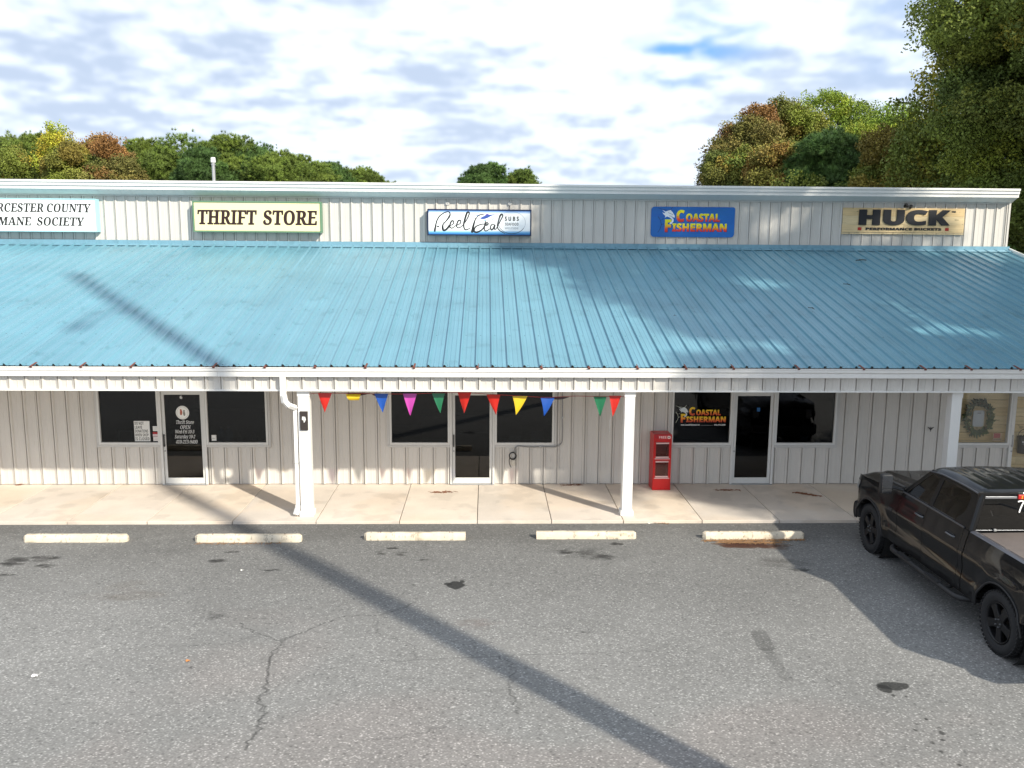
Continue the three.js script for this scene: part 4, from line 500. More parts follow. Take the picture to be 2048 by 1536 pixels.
{ // the right shop: board lining behind the glass, wreath, bucket
  const lin = grp('board_lining', shop), mats = [M.wood, M.wood2, M.wood3];
  for (let i = 0; i < 12; i++) { const y = 0.03 + i * 0.187; for (const [a, b, k] of [[10.3, 11.9, 0], [11.9, 14.2, 1]]) { if (k === 0 && y + 0.187 < SILL - 0.05) continue; part('board', metric(bx(a + 0.002, b - 0.002, y, y + 0.18, -0.225 - (i % 2) * 0.002, -0.20, 0.004), i * 0.6 + k, i * 0.3), mats[(i * 2 + k) % 3], lin); } }
  part('display_shelf', bx(10.5, 11.72, SILL - 0.03, SILL + 0.03, -0.195, -0.06), M.wood2, lin);
  const p = onZ(1958, 836, -0.10), w = thing('wreath', 'green leafy wreath with a pale plaque in its middle, hung behind the right window', 'wreath', [p.x, p.y, -0.12]);
  const r = rng(99), leaf = new THREE.BufferGeometry(); { const L = 0.075, W = 0.018; leaf.setAttribute('position', new THREE.Float32BufferAttribute([0, 0, 0, W, L * 0.45, 0.008, 0, L, 0, 0, 0, 0, 0, L, 0, -W, L * 0.45, 0.008], 3)); leaf.computeVertexNormals(); leaf.setAttribute('uv', new THREE.Float32BufferAttribute(new Float32Array(12), 2)); }
  const sets = [[], [], []]; for (let i = 0; i < 420; i++) { const t = r() * 6.283, top = Math.sin(t) > 0.45 && Math.abs(Math.cos(t)) < 0.75, rx = 0.27 + (r() - 0.5) * 0.11, ry = 0.34 + (r() - 0.5) * 0.12, g = leaf.clone(); g.rotateX((r() - 0.5) * 1.6); g.rotateZ(t - Math.PI / 2 + (r() - 0.5) * 2.4 + 1.1); const s = 0.8 + r() * 0.9; g.scale(s, s, s); g.translate(Math.cos(t) * rx, Math.sin(t) * ry, (r() - 0.3) * 0.07); sets[top ? 0 : 1 + (r() * 2 | 0)].push(g); }
  sets.forEach((s, i) => { const m = part('foliage', s, std(...[[0.018, 0.045, 0.025], [0.075, 0.11, 0.035], [0.05, 0.085, 0.04]][i], 0.6), w); m.userData.kind = 'stuff'; });
  const ring = new THREE.TorusGeometry(0.28, 0.02, 6, 40); ring.scale(1, 1.22, 1); part('twig_ring', metric(ring), std(0.09, 0.055, 0.03, 0.9), w);
  const s = new THREE.Shape(); const a = 0.125, b = 0.185, q = 0.05; s.moveTo(-a + q, -b); s.lineTo(a - q, -b); s.quadraticCurveTo(a, -b, a, -b + q); s.lineTo(a, b - q); s.quadraticCurveTo(a, b, a - q, b); s.lineTo(-a + q, b); s.quadraticCurveTo(-a, b, -a, b - q); s.lineTo(-a, -b + q); s.quadraticCurveTo(-a, -b, -a + q, -b); const pg = new THREE.ExtrudeGeometry(s, { depth: 0.012, bevelEnabled: false }); pg.translate(-0.005, -0.015, 0.0); const pl = part('plaque', metric(pg), std(0.42, 0.44, 0.47, 0.6), w); part('slot', bx(-0.045, 0.045, 0.105, 0.118, 0.011, 0.016), M.dark, pl);
  card('red_flyer', 'small faded red and cream flyer low in the right shop window', 1987, 866, 2003, 882, -0.03, 160, 160, (c, W, H) => { c.fillStyle = '#b89b7c'; c.fillRect(0, 0, W, H); c.fillStyle = '#a0484a'; c.fillRect(8, 6, 118, 92); c.fillStyle = '#8d7b6c'; c.fillRect(8, 110, 140, 40); });
  // the bucket behind the door glass
  const bp = onZ(2049, 878, -0.11), k = thing('bucket', 'black bucket with white lettering hung behind the right shop door', 'bucket', [bp.x, bp.y - 0.33, -0.11]); const R0 = 0.13, R1 = 0.155;
  part('body', metric(new THREE.LatheGeometry([[0.001, 0], [R0, 0], [R0 + 0.004, 0.01], [R1, 0.37], [R1 + 0.014, 0.375], [R1 + 0.014, 0.40], [R1 - 0.004, 0.40], [R0 - 0.006, 0.012], [0.001, 0.012]].map((q) => new THREE.Vector2(...q)), 32)), std(0.014, 0.014, 0.016, 0.45), k); k.scale.set(1, 1, 0.6);
  const hd = new THREE.TorusGeometry(0.165, 0.007, 6, 30, Math.PI); hd.scale(1, 1.15, 1); hd.translate(0, 0.37, 0); part('bail_handle', metric(hd), M.black, k);
  const lab = new THREE.CylinderGeometry(0.1515, 0.146, 0.12, 24, 1, true, -0.75, 1.5); lab.translate(0, 0.255, 0); part('label', lab, new THREE.MeshStandardMaterial({ transparent: true, alphaTest: 0.5, map: print(512, 256, (c, W, H) => { spread(c, 'HUCK', 20, 492, 130, 150, 'bold SZpx sans-serif', 0, '#d8d8d8'); spread(c, 'PERFORMANCE BUCKETS', 20, 492, 215, 50, 'SZpx sans-serif', 0, '#8a8a8a'); }) }), k);
}

// ---------------------------------------------------------------- black crew cab pickup, nose to the sidewalk
{
  const T = thing('pickup_truck', 'black crew cab pickup truck parked nose-in at the sidewalk', 'truck', [7.77, LOT, 6.15]);
  const paint = new THREE.MeshPhysicalMaterial({ color: new THREE.Color().setRGB(0.004, 0.0042, 0.0048), roughness: 0.5, specularIntensity: 0.2, clearcoat: 0.62, clearcoatRoughness: 0.03, side: THREE.DoubleSide });
  const plastic = std(0.011, 0.011, 0.012, 0.6), rubber = std(0.013, 0.013, 0.014, 0.85), rimM = std(0.009, 0.009, 0.010, 0.45, { metalness: 0.3 }), well = std(0.008, 0.008, 0.008, 0.95), chrome = std(0.30, 0.31, 0.33, 0.3, { metalness: 0.8 });
  const tint = new THREE.MeshPhysicalMaterial({ color: new THREE.Color().setRGB(0.16, 0.17, 0.17), transmission: 1, thickness: 0, roughness: 0.02, side: THREE.DoubleSide });
  const ZF = -1.95, ZR = 1.95, AR = 0.515, AY = 0.43, W = 0.985;
  // outer half width of the body side at height y and station z
  const side = (z, y) => {
    let x = W - 0.010 * Math.pow(Math.max(0, (0.80 - y)) / 0.35, 2) * 1.6 - 0.075 * Math.pow(Math.max(0, y - 0.95) / 0.42, 1.8);
    x += 0.014 * Math.exp(-Math.pow((y - 1.02) / 0.05, 2)) + 0.012 * Math.exp(-Math.pow((y - 0.64) / 0.06, 2)) - 0.016 * Math.exp(-Math.pow((y - 0.80) / 0.11, 2));   // shoulder and sill creases
    for (const a of [ZF, ZR]) { const d = Math.hypot(z - a, y - AY) - AR; if (d < 0.3) x += 0.034 * Math.exp(-Math.pow((d - 0.05) / 0.10, 2)); }
    if (z < -2.35) x -= 0.20 * Math.pow((-2.35 - z) / 0.55, 2);
    return x;
  };
  const yTop = (z) => z < -0.95 ? lerp(1.24, 1.345, clamp((z + 2.80) / 1.85)) - 0.05 * Math.pow(clamp((-2.5 - z) / 0.35), 2) : z < 0.98 ? lerp(1.375, 1.36, (z + 0.95) / 1.93) : 1.36;
  const yBot = (z) => { let b = z > -0.98 && z < 1.02 ? 0.47 : z < ZF ? 0.62 : z > ZR ? 0.66 : 0.47; for (const a of [ZF, ZR]) { const d = AR * AR - (z - a) ** 2; if (d > 0) b = Math.max(b, AY + Math.sqrt(d)); } return b; };
  function panel(name, z0, z1, n = 26, m = 16) {
    const p = grp(name, T);
    for (const k of [-1, 1]) part('skin', [toCreasedNormals(sheet(n, m, (s, t) => { const z = lerp(z0, z1, s), y = lerp(yBot(z), yTop(z), t); return [k * side(z, y), y, z]; }, k < 0).toNonIndexed(), 0.7)], paint, p);
    return p;
  }
  const fender = panel('front_fender', -2.82, -1.005, 60); panel('front_door', -0.995, -0.165); const rd = panel('rear_door', -0.155, 0.86); panel('cab_corner', 0.868, 0.985, 6); panel('bed_side', 1.005, 3.12, 64);
  // wheel arch lips and dark wells
  for (const a of [ZF, ZR]) for (const k of [-1, 1]) {
    const pts = []; for (let i = 0; i <= 24; i++) { const q = Math.PI * (0.02 + 0.96 * i / 24), z = a - Math.cos(q) * (AR + 0.006), y = AY + Math.sin(q) * (AR + 0.006); pts.push(V(k * (side(z, y) + 0.004), y, z)); } part('arch_lip', metric(new THREE.TubeGeometry(new THREE.CatmullRomCurve3(pts), 40, 0.016, 6)), plastic, T);
    const g = new THREE.CylinderGeometry(AR + 0.03, AR + 0.03, 0.5, 30, 1, true, 0, Math.PI); g.rotateZ(Math.PI / 2); g.rotateX(-Math.PI / 2); g.rotateX(Math.PI / 2); const w = new THREE.CylinderGeometry(AR + 0.03, AR + 0.03, 0.5, 30, 1, true, -Math.PI / 2, Math.PI); w.rotateZ(Math.PI / 2); w.rotateX(Math.PI); const box = new THREE.Box3().setFromBufferAttribute(w.attributes.position); if (box.min.y < -0.1) w.rotateX(Math.PI); w.translate(k * 0.70, AY, a); part('wheel_well', metric(w), well, T);
  }
  part('chassis', [bx(-0.62, 0.62, 0.36, 0.62, -2.6, 3.0, 0.03), bx(-0.88, 0.88, 0.46, 0.60, -1.3, 1.3, 0.02), bx(-0.44, 0.44, 0.6, 1.15, -2.7, -1.0)], well, T);
  // hood with a raised centre and two creases
  const hood = grp('hood', T);
  part('skin', sheet(40, 24, (s, t) => { const z = lerp(-2.80, -0.86, t), e = (s * 2 - 1), w = side(Math.min(z, -1), yTop(Math.min(z, -0.96))) - 0.004, x = e * w, a = Math.abs(e), base = z > -0.96 ? 1.345 : yTop(z); const bul = 0.085 * sstep(0.98, 0.70, a) + 0.045 * sstep(0.58, 0.50, a) * sstep(0, 0.12, t) - 0.012 * sstep(0.25, 0, a); const nose = -0.075 * Math.pow(clamp((-2.45 - z) / 0.35), 2); return [x, base + bul * lerp(0.5, 1, t) + nose * (1 - a * 0.3), z]; }, true), paint, hood);
  // nose: grille, headlights, bumper
  const nose = grp('grille', T); part('shell', [bx(-0.62, 0.62, 0.74, 1.14, -2.84, -2.74, 0.03)], plastic, nose); for (const x of [-0.3, 0.3]) part('mesh_panel', bx(x - 0.27, x + 0.27, 0.78, 1.10, -2.855, -2.842), M.dark, nose); part('crossbar', [bx(-0.60, 0.60, 0.92, 0.97, -2.88, -2.85, 0.01), bx(-0.03, 0.03, 0.77, 1.12, -2.884, -2.852, 0.01)], rimM, nose);
  for (const k of [-1, 1]) { const h = grp('headlight', T), sg = sheet(10, 6, (s, t) => { const z = lerp(-2.80, -2.45, s), y = lerp(0.93, 1.13, t) + s * 0.03; return [k * (side(z, y) + 0.006 - (z < -2.78 ? 0.02 : 0)), y, z]; }, k < 0); part('lens', sg, new THREE.MeshPhysicalMaterial({ color: new THREE.Color().setRGB(0.05, 0.05, 0.055), roughness: 0.08, clearcoat: 1, side: THREE.DoubleSide }), h); part('housing', bx(Math.min(k * 0.62, k * 0.78), Math.max(k * 0.62, k * 0.78), 0.90, 1.12, -2.82, -2.7, 0.02), M.grey, h); }
  part('front_bumper', toCreasedNormals(sheet(30, 10, (s, t) => { const e = s * 2 - 1, x = e * 0.97, y = lerp(0.42, 0.72, t); return [x, y, -2.98 + 0.30 * Math.pow(Math.abs(e), 3.2) + 0.06 * Math.pow(Math.abs(t - 0.55) * 2, 3)]; }).toNonIndexed(), 0.8), plastic, T);
  part('bumper_corner', [-1, 1].map((k) => bx(Math.min(k * 0.80, k * 0.965), Math.max(k * 0.80, k * 0.965), 0.44, 0.72, -2.72, -2.47, 0.05)), plastic, T);
  // greenhouse
  const BELT = 1.37, RAIL = 1.885, xb = 0.905, xr = 0.735, incl = Math.hypot(RAIL - BELT, xb - xr), P2 = (z, t) => new THREE.Vector2(z, t * incl);
  const cab = grp('cab', T);
  const rr = (pts, r) => { const p = new THREE.Path(); const n = pts.length; for (let i = 0; i < n; i++) { const a = pts[(i + n - 1) % n], b = pts[i], c = pts[(i + 1) % n], u = a.clone().sub(b).setLength(r).add(b), v = c.clone().sub(b).setLength(r).add(b); i ? p.lineTo(u.x, u.y) : p.moveTo(u.x, u.y); p.quadraticCurveTo(b.x, b.y, v.x, v.y); } p.closePath(); return p; };
  const w1 = [P2(-0.90, 0.05), P2(-0.20, 0.05), P2(-0.17, 0.90), P2(-0.42, 0.90)], w2 = [P2(-0.10, 0.05), P2(0.55, 0.05), P2(0.72, 0.42), P2(0.70, 0.90), P2(-0.08, 0.90)];
  for (const k of [-1, 1]) {
    const m = new THREE.Matrix4().makeBasis(V(0, 0, 1), V(-k * (xb - xr) / incl, (RAIL - BELT) / incl, 0), V(k * (RAIL - BELT) / incl, (xb - xr) / incl, 0)); m.setPosition(k * xb, BELT, 0);
    const s = new THREE.Shape([P2(-1.02, 0), P2(0.985, 0), P2(0.93, 1.0), P2(-0.46, 1.0)]); s.holes.push(rr(w1, 0.035), rr(w2, 0.045));
    const fix = (g) => { g.applyMatrix4(m); if (k < 0) { /* mirrored basis keeps outward faces */ } return metric(g); };
    const g = new THREE.ExtrudeGeometry(s, { depth: 0.012, bevelEnabled: true, bevelSize: 0.006, bevelThickness: 0.006, bevelSegments: 2, curveSegments: 6 }); g.translate(0, 0, -0.02); part('pillar_frame', fix(g), paint, cab);
    for (const w of [w1, w2]) { const sh = new THREE.Shape(rr(w, 0.03).getPoints(6)); const q = new THREE.ShapeGeometry(sh); q.translate(0, 0, -0.012); part('side_glass', fix(q), tint, cab); }
    part('belt_moulding', [bx(Math.min(k * 0.905, k * 0.925), Math.max(k * 0.905, k * 0.925), BELT - 0.004, BELT + 0.018, -0.98, 0.86, 0.005)], std(0.05, 0.05, 0.055, 0.35), cab);
  }
  // belt shelf closing the gap between door tops and the greenhouse
  part('belt_shelf', [-1, 1].map((k) => toCreasedNormals(sheet(20, 2, (s, t) => { const z = lerp(-1.02, 0.985, s); return [k * lerp(side(z, yTop(z)), 0.885, t), yTop(z) + 0.004 * t, z]; }, k > 0).toNonIndexed(), 0.5)), paint, cab);
  // roof: crowned, with lengthwise ribs, rolled over at the rails
  part('roof', sheet(36, 26, (s, t) => { const e = s * 2 - 1, a = Math.abs(e), z = lerp(-0.50, 0.96, t); const edge = 0.05 * Math.pow(Math.max(0, (t - 0.9)) / 0.1, 2) * 0.6 + 0.06 * Math.pow(Math.max(0, 0.14 - t) / 0.14, 2); const x = e * (0.735 + 0.012); let y = 1.965 - 0.03 * e * e - 0.055 * Math.pow(Math.max(0, a - 0.86) / 0.14, 2) + 0.02 * Math.sin(Math.PI * t) - edge; if (a < 0.78 && t > 0.12 && t < 0.9) y += 0.006 * (Math.cos(e * Math.PI * 7.5) > 0 ? 1 : -0.4) * sstep(0.12, 0.2, t) * sstep(0.9, 0.84, t); return [x, y, z]; }, true), paint, cab);
  part('rain_gutter', [-1, 1].map((k) => tube([[k * 0.75, 1.855, -0.47], [k * 0.752, 1.895, -0.1], [k * 0.752, 1.897, 0.5], [k * 0.748, 1.872, 0.94]], 0.012, 20, 6)), std(0.05, 0.052, 0.06, 0.3), cab);
  part('windscreen', sheet(16, 10, (s, t) => { const e = s * 2 - 1; return [e * lerp(0.86, 0.73, t), lerp(1.375, 1.915, t) - 0.02 * e * e, lerp(-1.08, -0.47, t) + 0.11 * e * e]; }), tint, cab);
  part('cowl', bx(-0.84, 0.84, 1.30, 1.345, -1.16, -0.86, 0.01), plastic, cab);
  part('wiper', [bar(V(-0.55, 1.375, -1.02), V(0.05, 1.40, -1.06), 0.008), bar(V(0.15, 1.375, -1.04), V(0.7, 1.40, -0.98), 0.008)], M.dark, cab);
  // back of the cab
  part('rear_panel', [bx(-0.89, 0.89, 0.9, 1.375, 0.945, 0.985, 0.008), bx(-0.80, 0.80, 1.855, 1.925, 0.925, 0.962, 0.01)], paint, cab);
  part('rear_pillar', [-1, 1].map((k) => { const q = bar(V(k * 0.865, 1.37, 0.965), V(k * 0.735, 1.89, 0.935), 0.05, 0.045, 10); return q; }), paint, cab);
  const rw = grp('rear_window', T); part('glass', sheet(8, 4, (s, t) => [(s * 2 - 1) * lerp(0.84, 0.72, t), lerp(1.385, 1.855, t), lerp(0.968, 0.94, t)], false), tint, rw); part('top_strip', [bx(-0.73, 0.73, 1.833, 1.867, 0.952, 0.966, 0.004)], chrome, rw); part('lower_rail', [bx(-0.83, 0.83, 1.372, 1.382, 0.975, 0.987, 0.003)], chrome, rw);
  for (const x of [-0.55]) part('clamp', bx(x - 0.02, x + 0.02, 1.368, 1.402, 0.985, 1.01, 0.006), M.grey, rw);
  part('brake_light', bx(-0.13, 0.13, 1.83, 1.897, 0.962, 0.985, 0.008), std(0.45, 0.012, 0.012, 0.3), rw); rw.children[rw.children.length - 1].position.x = -0.12;
  { const g = new THREE.PlaneGeometry(0.42, 0.20); const d = part('window_lettering', g, new THREE.MeshStandardMaterial({ transparent: true, alphaTest: 0.5, side: THREE.DoubleSide, map: print(420, 200, (c) => { c.strokeStyle = '#f2f2f2'; c.lineWidth = 22; c.lineCap = c.lineJoin = 'round'; c.beginPath(); c.moveTo(20, 30); c.quadraticCurveTo(60, 10, 100, 30); c.quadraticCurveTo(60, 90, 40, 180); c.stroke(); }) }), rw); d.position.set(-0.03, 1.72, 0.957); d.rotation.x = -0.067; }
  { const t = new TextGeometry('2', { font: FONT, size: 0.035, depth: 0.003 }); t.translate(-0.21, 1.845, 0.986); part('numeral', metric(t), std(0.8, 0.5, 0.05, 0.5), rw); }
  // cab inside
  const seat = std(0.02, 0.02, 0.021, 0.9), ins = grp('cabin', T); part('cabin_floor', bx(-0.86, 0.86, 0.62, 0.68, -1.0, 0.94), seat, ins);
  for (const [x, z] of [[-0.42, -0.25], [0.42, -0.25]]) { const b = bx(x - 0.26, x + 0.26, 0.95, 1.5, z, z + 0.14, 0.05); part('seat_back', b, seat, ins); part('headrest', bx(x - 0.14, x + 0.14, 1.53, 1.70, z + 0.03, z + 0.13, 0.045), std(0.05, 0.05, 0.05, 0.8), ins); } part('rear_bench', bx(-0.72, 0.72, 0.95, 1.5, 0.66, 0.82, 0.05), seat, ins); part('dashboard', bx(-0.84, 0.84, 1.1, 1.33, -1.05, -0.78, 0.04), seat, ins); { const s = new THREE.TorusGeometry(0.18, 0.016, 8, 28); s.rotateX(-0.5); s.translate(-0.42, 1.26, -0.68); part('steering_wheel', metric(s), seat, ins); }
  // door handles, mirrors, step tubes
  for (const k of [-1, 1]) {
    for (const z of [-0.32, 0.60]) { const h = grp('door_handle', T), x = k * (side(z, 1.19) + 0.028); part('grip', tube([[x - k * 0.03, 1.185, z - 0.12], [x, 1.19, z - 0.08], [x + k * 0.004, 1.19, z], [x, 1.19, z + 0.08], [x - k * 0.03, 1.185, z + 0.12]], 0.017, 16, 8), std(0.10, 0.10, 0.105, 0.18, { metalness: 0.5 }), h); part('cup', bx(Math.min(x - k * 0.03, x - k * 0.02), Math.max(x - k * 0.03, x - k * 0.02), 1.155, 1.22, z - 0.1, z + 0.1, 0.004), plastic, h); }
    const m = grp('side_mirror', T), mx = k * 1.13; part('housing', toCreasedNormals(bx(mx - 0.10, mx + 0.10, 1.30, 1.63, -1.22, -1.10, 0.04), 0.9), plastic, m); part('mirror_glass', bx(mx - 0.085, mx + 0.085, 1.39, 1.61, -1.102, -1.095, 0.002), std(0.25, 0.26, 0.28, 0.1, { metalness: 0.9 }), m); part('spotter_glass', bx(mx - 0.08, mx + 0.08, 1.315, 1.375, -1.102, -1.095, 0.002), std(0.25, 0.26, 0.28, 0.1, { metalness: 0.9 }), m); part('arm', [bar(V(k * 0.90, 1.40, -0.98), V(mx - k * 0.06, 1.42, -1.15), 0.03, 0.025), bar(V(k * 0.90, 1.45, -0.96), V(mx - k * 0.06, 1.52, -1.15), 0.025, 0.02)], plastic, m);
    const st = grp('step_tube', T); part('tube', tube([[k * 0.80, 0.42, -1.16], [k * 0.98, 0.40, -1.06], [k * 1.035, 0.395, -0.9], [k * 1.04, 0.395, 0], [k * 1.035, 0.395, 0.92], [k * 0.98, 0.40, 1.08], [k * 0.80, 0.42, 1.18]], 0.042, 60, 12), plastic, st); for (const z of [-0.55, 0.37]) part('step_pad', bx(k * 1.04 - 0.04, k * 1.04 + 0.04, 0.432, 0.442, z - 0.2, z + 0.2, 0.004), rubber, st); part('bracket', [-0.7, 0.7].map((z) => bar(V(k * 0.7, 0.5, z), V(k * 1.03, 0.40, z), 0.022)), well, st);
    part('sill', bx(Math.min(k * 0.86, k * 0.95), Math.max(k * 0.86, k * 0.95), 0.44, 0.50, -1.3, 1.35, 0.02), well, T);
  }
  part('fuel_badge', bx(-0.999, -0.99, 0.98, 1.03, -1.30, -1.16, 0.003), M.dark, T);
  // bed: rails, inner walls, soft cover, tailgate
  const bed = grp('cargo_bed', T);
  part('rail_cap', [-1, 1].map((k) => toCreasedNormals(sheet(30, 6, (s, t) => { const z = lerp(1.005, 3.12, s), q = t * Math.PI; return [k * (lerp(side(z, 1.36), 0.80, t)), 1.36 + 0.018 * Math.sin(q), z]; }, k > 0).toNonIndexed(), 0.9)), std(0.07, 0.072, 0.085, 0.3), bed);
  part('inner_wall', [bx(-0.80, -0.76, 0.75, 1.352, 1.01, 3.1), bx(0.76, 0.80, 0.75, 1.352, 1.01, 3.1), bx(-0.76, 0.76, 0.75, 1.34, 1.0, 1.03)], plastic, bed); part('bed_floor', bx(-0.78, 0.78, 0.72, 0.76, 1.0, 3.12), plastic, bed);
  const tc = std(0.155, 0.128, 0.115, 0.7, { map: tConc }); part('cover', sheet(20, 30, (s, t) => { const e = s * 2 - 1, z = lerp(1.03, 3.08, t); return [e * 0.795, 1.362 + 0.01 * (1 - e * e) - 0.012 * Math.exp(-Math.pow(Math.sin(t * Math.PI * 3) / 0.12, 2)), z]; }, true), tc, bed);
  part('tailgate', bx(-0.90, 0.90, 0.72, 1.36, 3.12, 3.19, 0.02), paint, T); part('rear_bumper', bx(-0.96, 0.96, 0.50, 0.72, 3.14, 3.34, 0.04), plastic, T); for (const k of [-1, 1]) part('tail_light', bx(Math.min(k * 0.80, k * 0.95), Math.max(k * 0.80, k * 0.95), 0.98, 1.32, 3.05, 3.20, 0.02), std(0.35, 0.01, 0.01, 0.3), T);
  // wheels: five double spokes, treaded tyres
  const tyreP = []; { const R = 0.425, ri = 0.275, hw = 0.142; for (const [y, x] of [[ri, -0.105], [ri + 0.02, -0.128], [ri + 0.07, -hw], [R - 0.05, -hw + 0.004], [R - 0.012, -0.118], [R, -0.09], [R, -0.03], [R, 0.03], [R, 0.09], [R - 0.012, 0.118], [R - 0.05, hw - 0.004], [ri + 0.07, hw], [ri + 0.02, 0.128], [ri, 0.105]]) tyreP.push(new THREE.Vector2(y, x)); }
  const tyre = new THREE.LatheGeometry(tyreP, 56); tyre.rotateZ(Math.PI / 2);
  const tread = []; for (let i = 0; i < 44; i++) for (const [x, w, o] of [[-0.105, 0.05, 0], [-0.045, 0.04, 0.5], [0.045, 0.04, 0], [0.105, 0.05, 0.5]]) { const b = new THREE.BoxGeometry(w, 0.016, 0.036); b.rotateY(0.3 * Math.sign(x)); b.translate(x, Math.abs(x) > 0.1 ? 0.423 : 0.430, 0); b.rotateX((i + o) / 44 * Math.PI * 2); tread.push(metric(b)); }
  const treadG = mergeGeometries(tread);
  const spokes = []; for (let i = 0; i < 5; i++) { const s = new THREE.Shape([[-0.050, 0.05], [0.050, 0.05], [0.043, 0.16], [0.062, 0.262], [-0.062, 0.262], [-0.043, 0.16]].map((q) => new THREE.Vector2(...q))); const g = new THREE.ExtrudeGeometry(s, { depth: 0.03, bevelEnabled: true, bevelSize: 0.008, bevelThickness: 0.010, bevelSegments: 2 }); g.rotateZ(i / 5 * Math.PI * 2 + 0.2); spokes.push(metric(g)); }
  const barrelP = [[0.272, -0.02], [0.278, 0.045], [0.262, 0.05], [0.248, 0.03], [0.245, -0.16]].map((q) => new THREE.Vector2(...q)), barrel = new THREE.LatheGeometry(barrelP, 48); barrel.rotateX(Math.PI / 2);
  const hub = new THREE.CylinderGeometry(0.072, 0.082, 0.055, 24); hub.rotateX(Math.PI / 2); hub.translate(0, 0, 0.015);
  const disc = new THREE.CylinderGeometry(0.185, 0.185, 0.02, 28); disc.rotateX(Math.PI / 2); disc.translate(0, 0, -0.09);
  for (const a of [ZF, ZR]) for (const k of [-1, 1]) {
    const w = grp('wheel', T); w.position.set(k * 0.855, 0.428, a); w.rotation.x = a * 0.4;
    part('tyre', [metric(tyre.clone()), treadG.clone()], rubber, w);
    const turn = (g) => { const q = g.clone(); q.rotateY(k * Math.PI / 2); q.translate(k * 0.075, 0, 0); return metric(q); };
    part('rim', [turn(barrel), ...spokes.map(turn), turn(hub)], rimM, w); part('brake_disc', turn(disc), std(0.12, 0.11, 0.10, 0.5, { metalness: 0.6 }), w);
    for (let i = 0; i < 5; i++) { const n = new THREE.CylinderGeometry(0.011, 0.011, 0.03, 6); n.rotateX(Math.PI / 2); const q = i / 5 * Math.PI * 2 + 0.83; n.translate(Math.cos(q) * 0.055, Math.sin(q) * 0.055, 0.045); part('wheel_nut', turn(n), chrome, w); }
  }
}

// ---------------------------------------------------------------- utility pole beside the camera: its shadow crosses the lot and the roof
{
  const top = 20.3, bz = 13.7, bxx = 2.18 + (bz - 10.45) * 0.86, p = thing('utility_pole', 'tall wooden utility pole with a lamp arm standing in the parking lot', 'pole', [bxx, LOT, bz]); p.rotation.z = 0.022; const wd = std(0.14, 0.10, 0.07, 0.9, { map: tWood });
  const g = cyl(0.17, 0.25, top, 16); g.translate(0, top / 2, 0); part('shaft', g, wd, p);
  part('lamp_arm', tube([[0, 17.0, 0.1], [0, 17.35, 0.6], [0, 17.5, 1.2], [0.05, 17.5, 1.75]], 0.045, 20, 8), M.steel, p); { const h = new THREE.SphereGeometry(0.22, 16, 10); h.scale(0.8, 0.45, 1.7); h.translate(0.05, 17.46, 1.95); part('lamp_head', metric(h), M.grey, p); }
}

// ---------------------------------------------------------------- trees
const leafQuads = (n, rad, len, wid, seed) => { const r = rng(seed), out = []; for (let i = 0; i < n; i++) { const g = new THREE.BufferGeometry(); g.setAttribute('position', new THREE.Float32BufferAttribute([0, 0, 0, wid / 2, len * 0.5, len * 0.12, 0, len, 0, 0, 0, 0, 0, len, 0, -wid / 2, len * 0.5, len * 0.12], 3)); g.setAttribute('uv', new THREE.Float32BufferAttribute(new Float32Array(12), 2)); g.computeVertexNormals(); g.rotateX((r() - 0.5) * 3); g.rotateZ(r() * 6.28); g.rotateY(r() * 6.28); const a = r() * 6.28, y = r() * 2 - 1, q = Math.cbrt(r()) * rad, h = Math.sqrt(1 - y * y); g.translate(Math.cos(a) * h * q, y * q, Math.sin(a) * h * q); out.push(g); } return mergeGeometries(out); };
const LEAF = { broad: leafQuads(12, 0.36, 0.24, 0.16, 1), small: leafQuads(24, 0.36, 0.15, 0.10, 6), fine: leafQuads(14, 0.34, 0.17, 0.11, 2), pine: (() => { const r = rng(3), o = []; for (let i = 0; i < 30; i++) { const g = new THREE.BufferGeometry(); const L = 0.30 + r() * 0.12; g.setAttribute('position', new THREE.Float32BufferAttribute([-0.022, 0, 0, 0.022, 0, 0, 0, L, 0.02], 3)); g.setAttribute('uv', new THREE.Float32BufferAttribute(new Float32Array(6), 2)); g.computeVertexNormals(); g.rotateX(r() * 1.45); g.rotateY(r() * 6.28); o.push(g); } return mergeGeometries(o); })() };
const leafMat = std(1, 1, 1, 0.75), bark = std(0.10, 0.08, 0.06, 0.95, { map: tWood }), paleBark = std(0.36, 0.33, 0.29, 0.9);
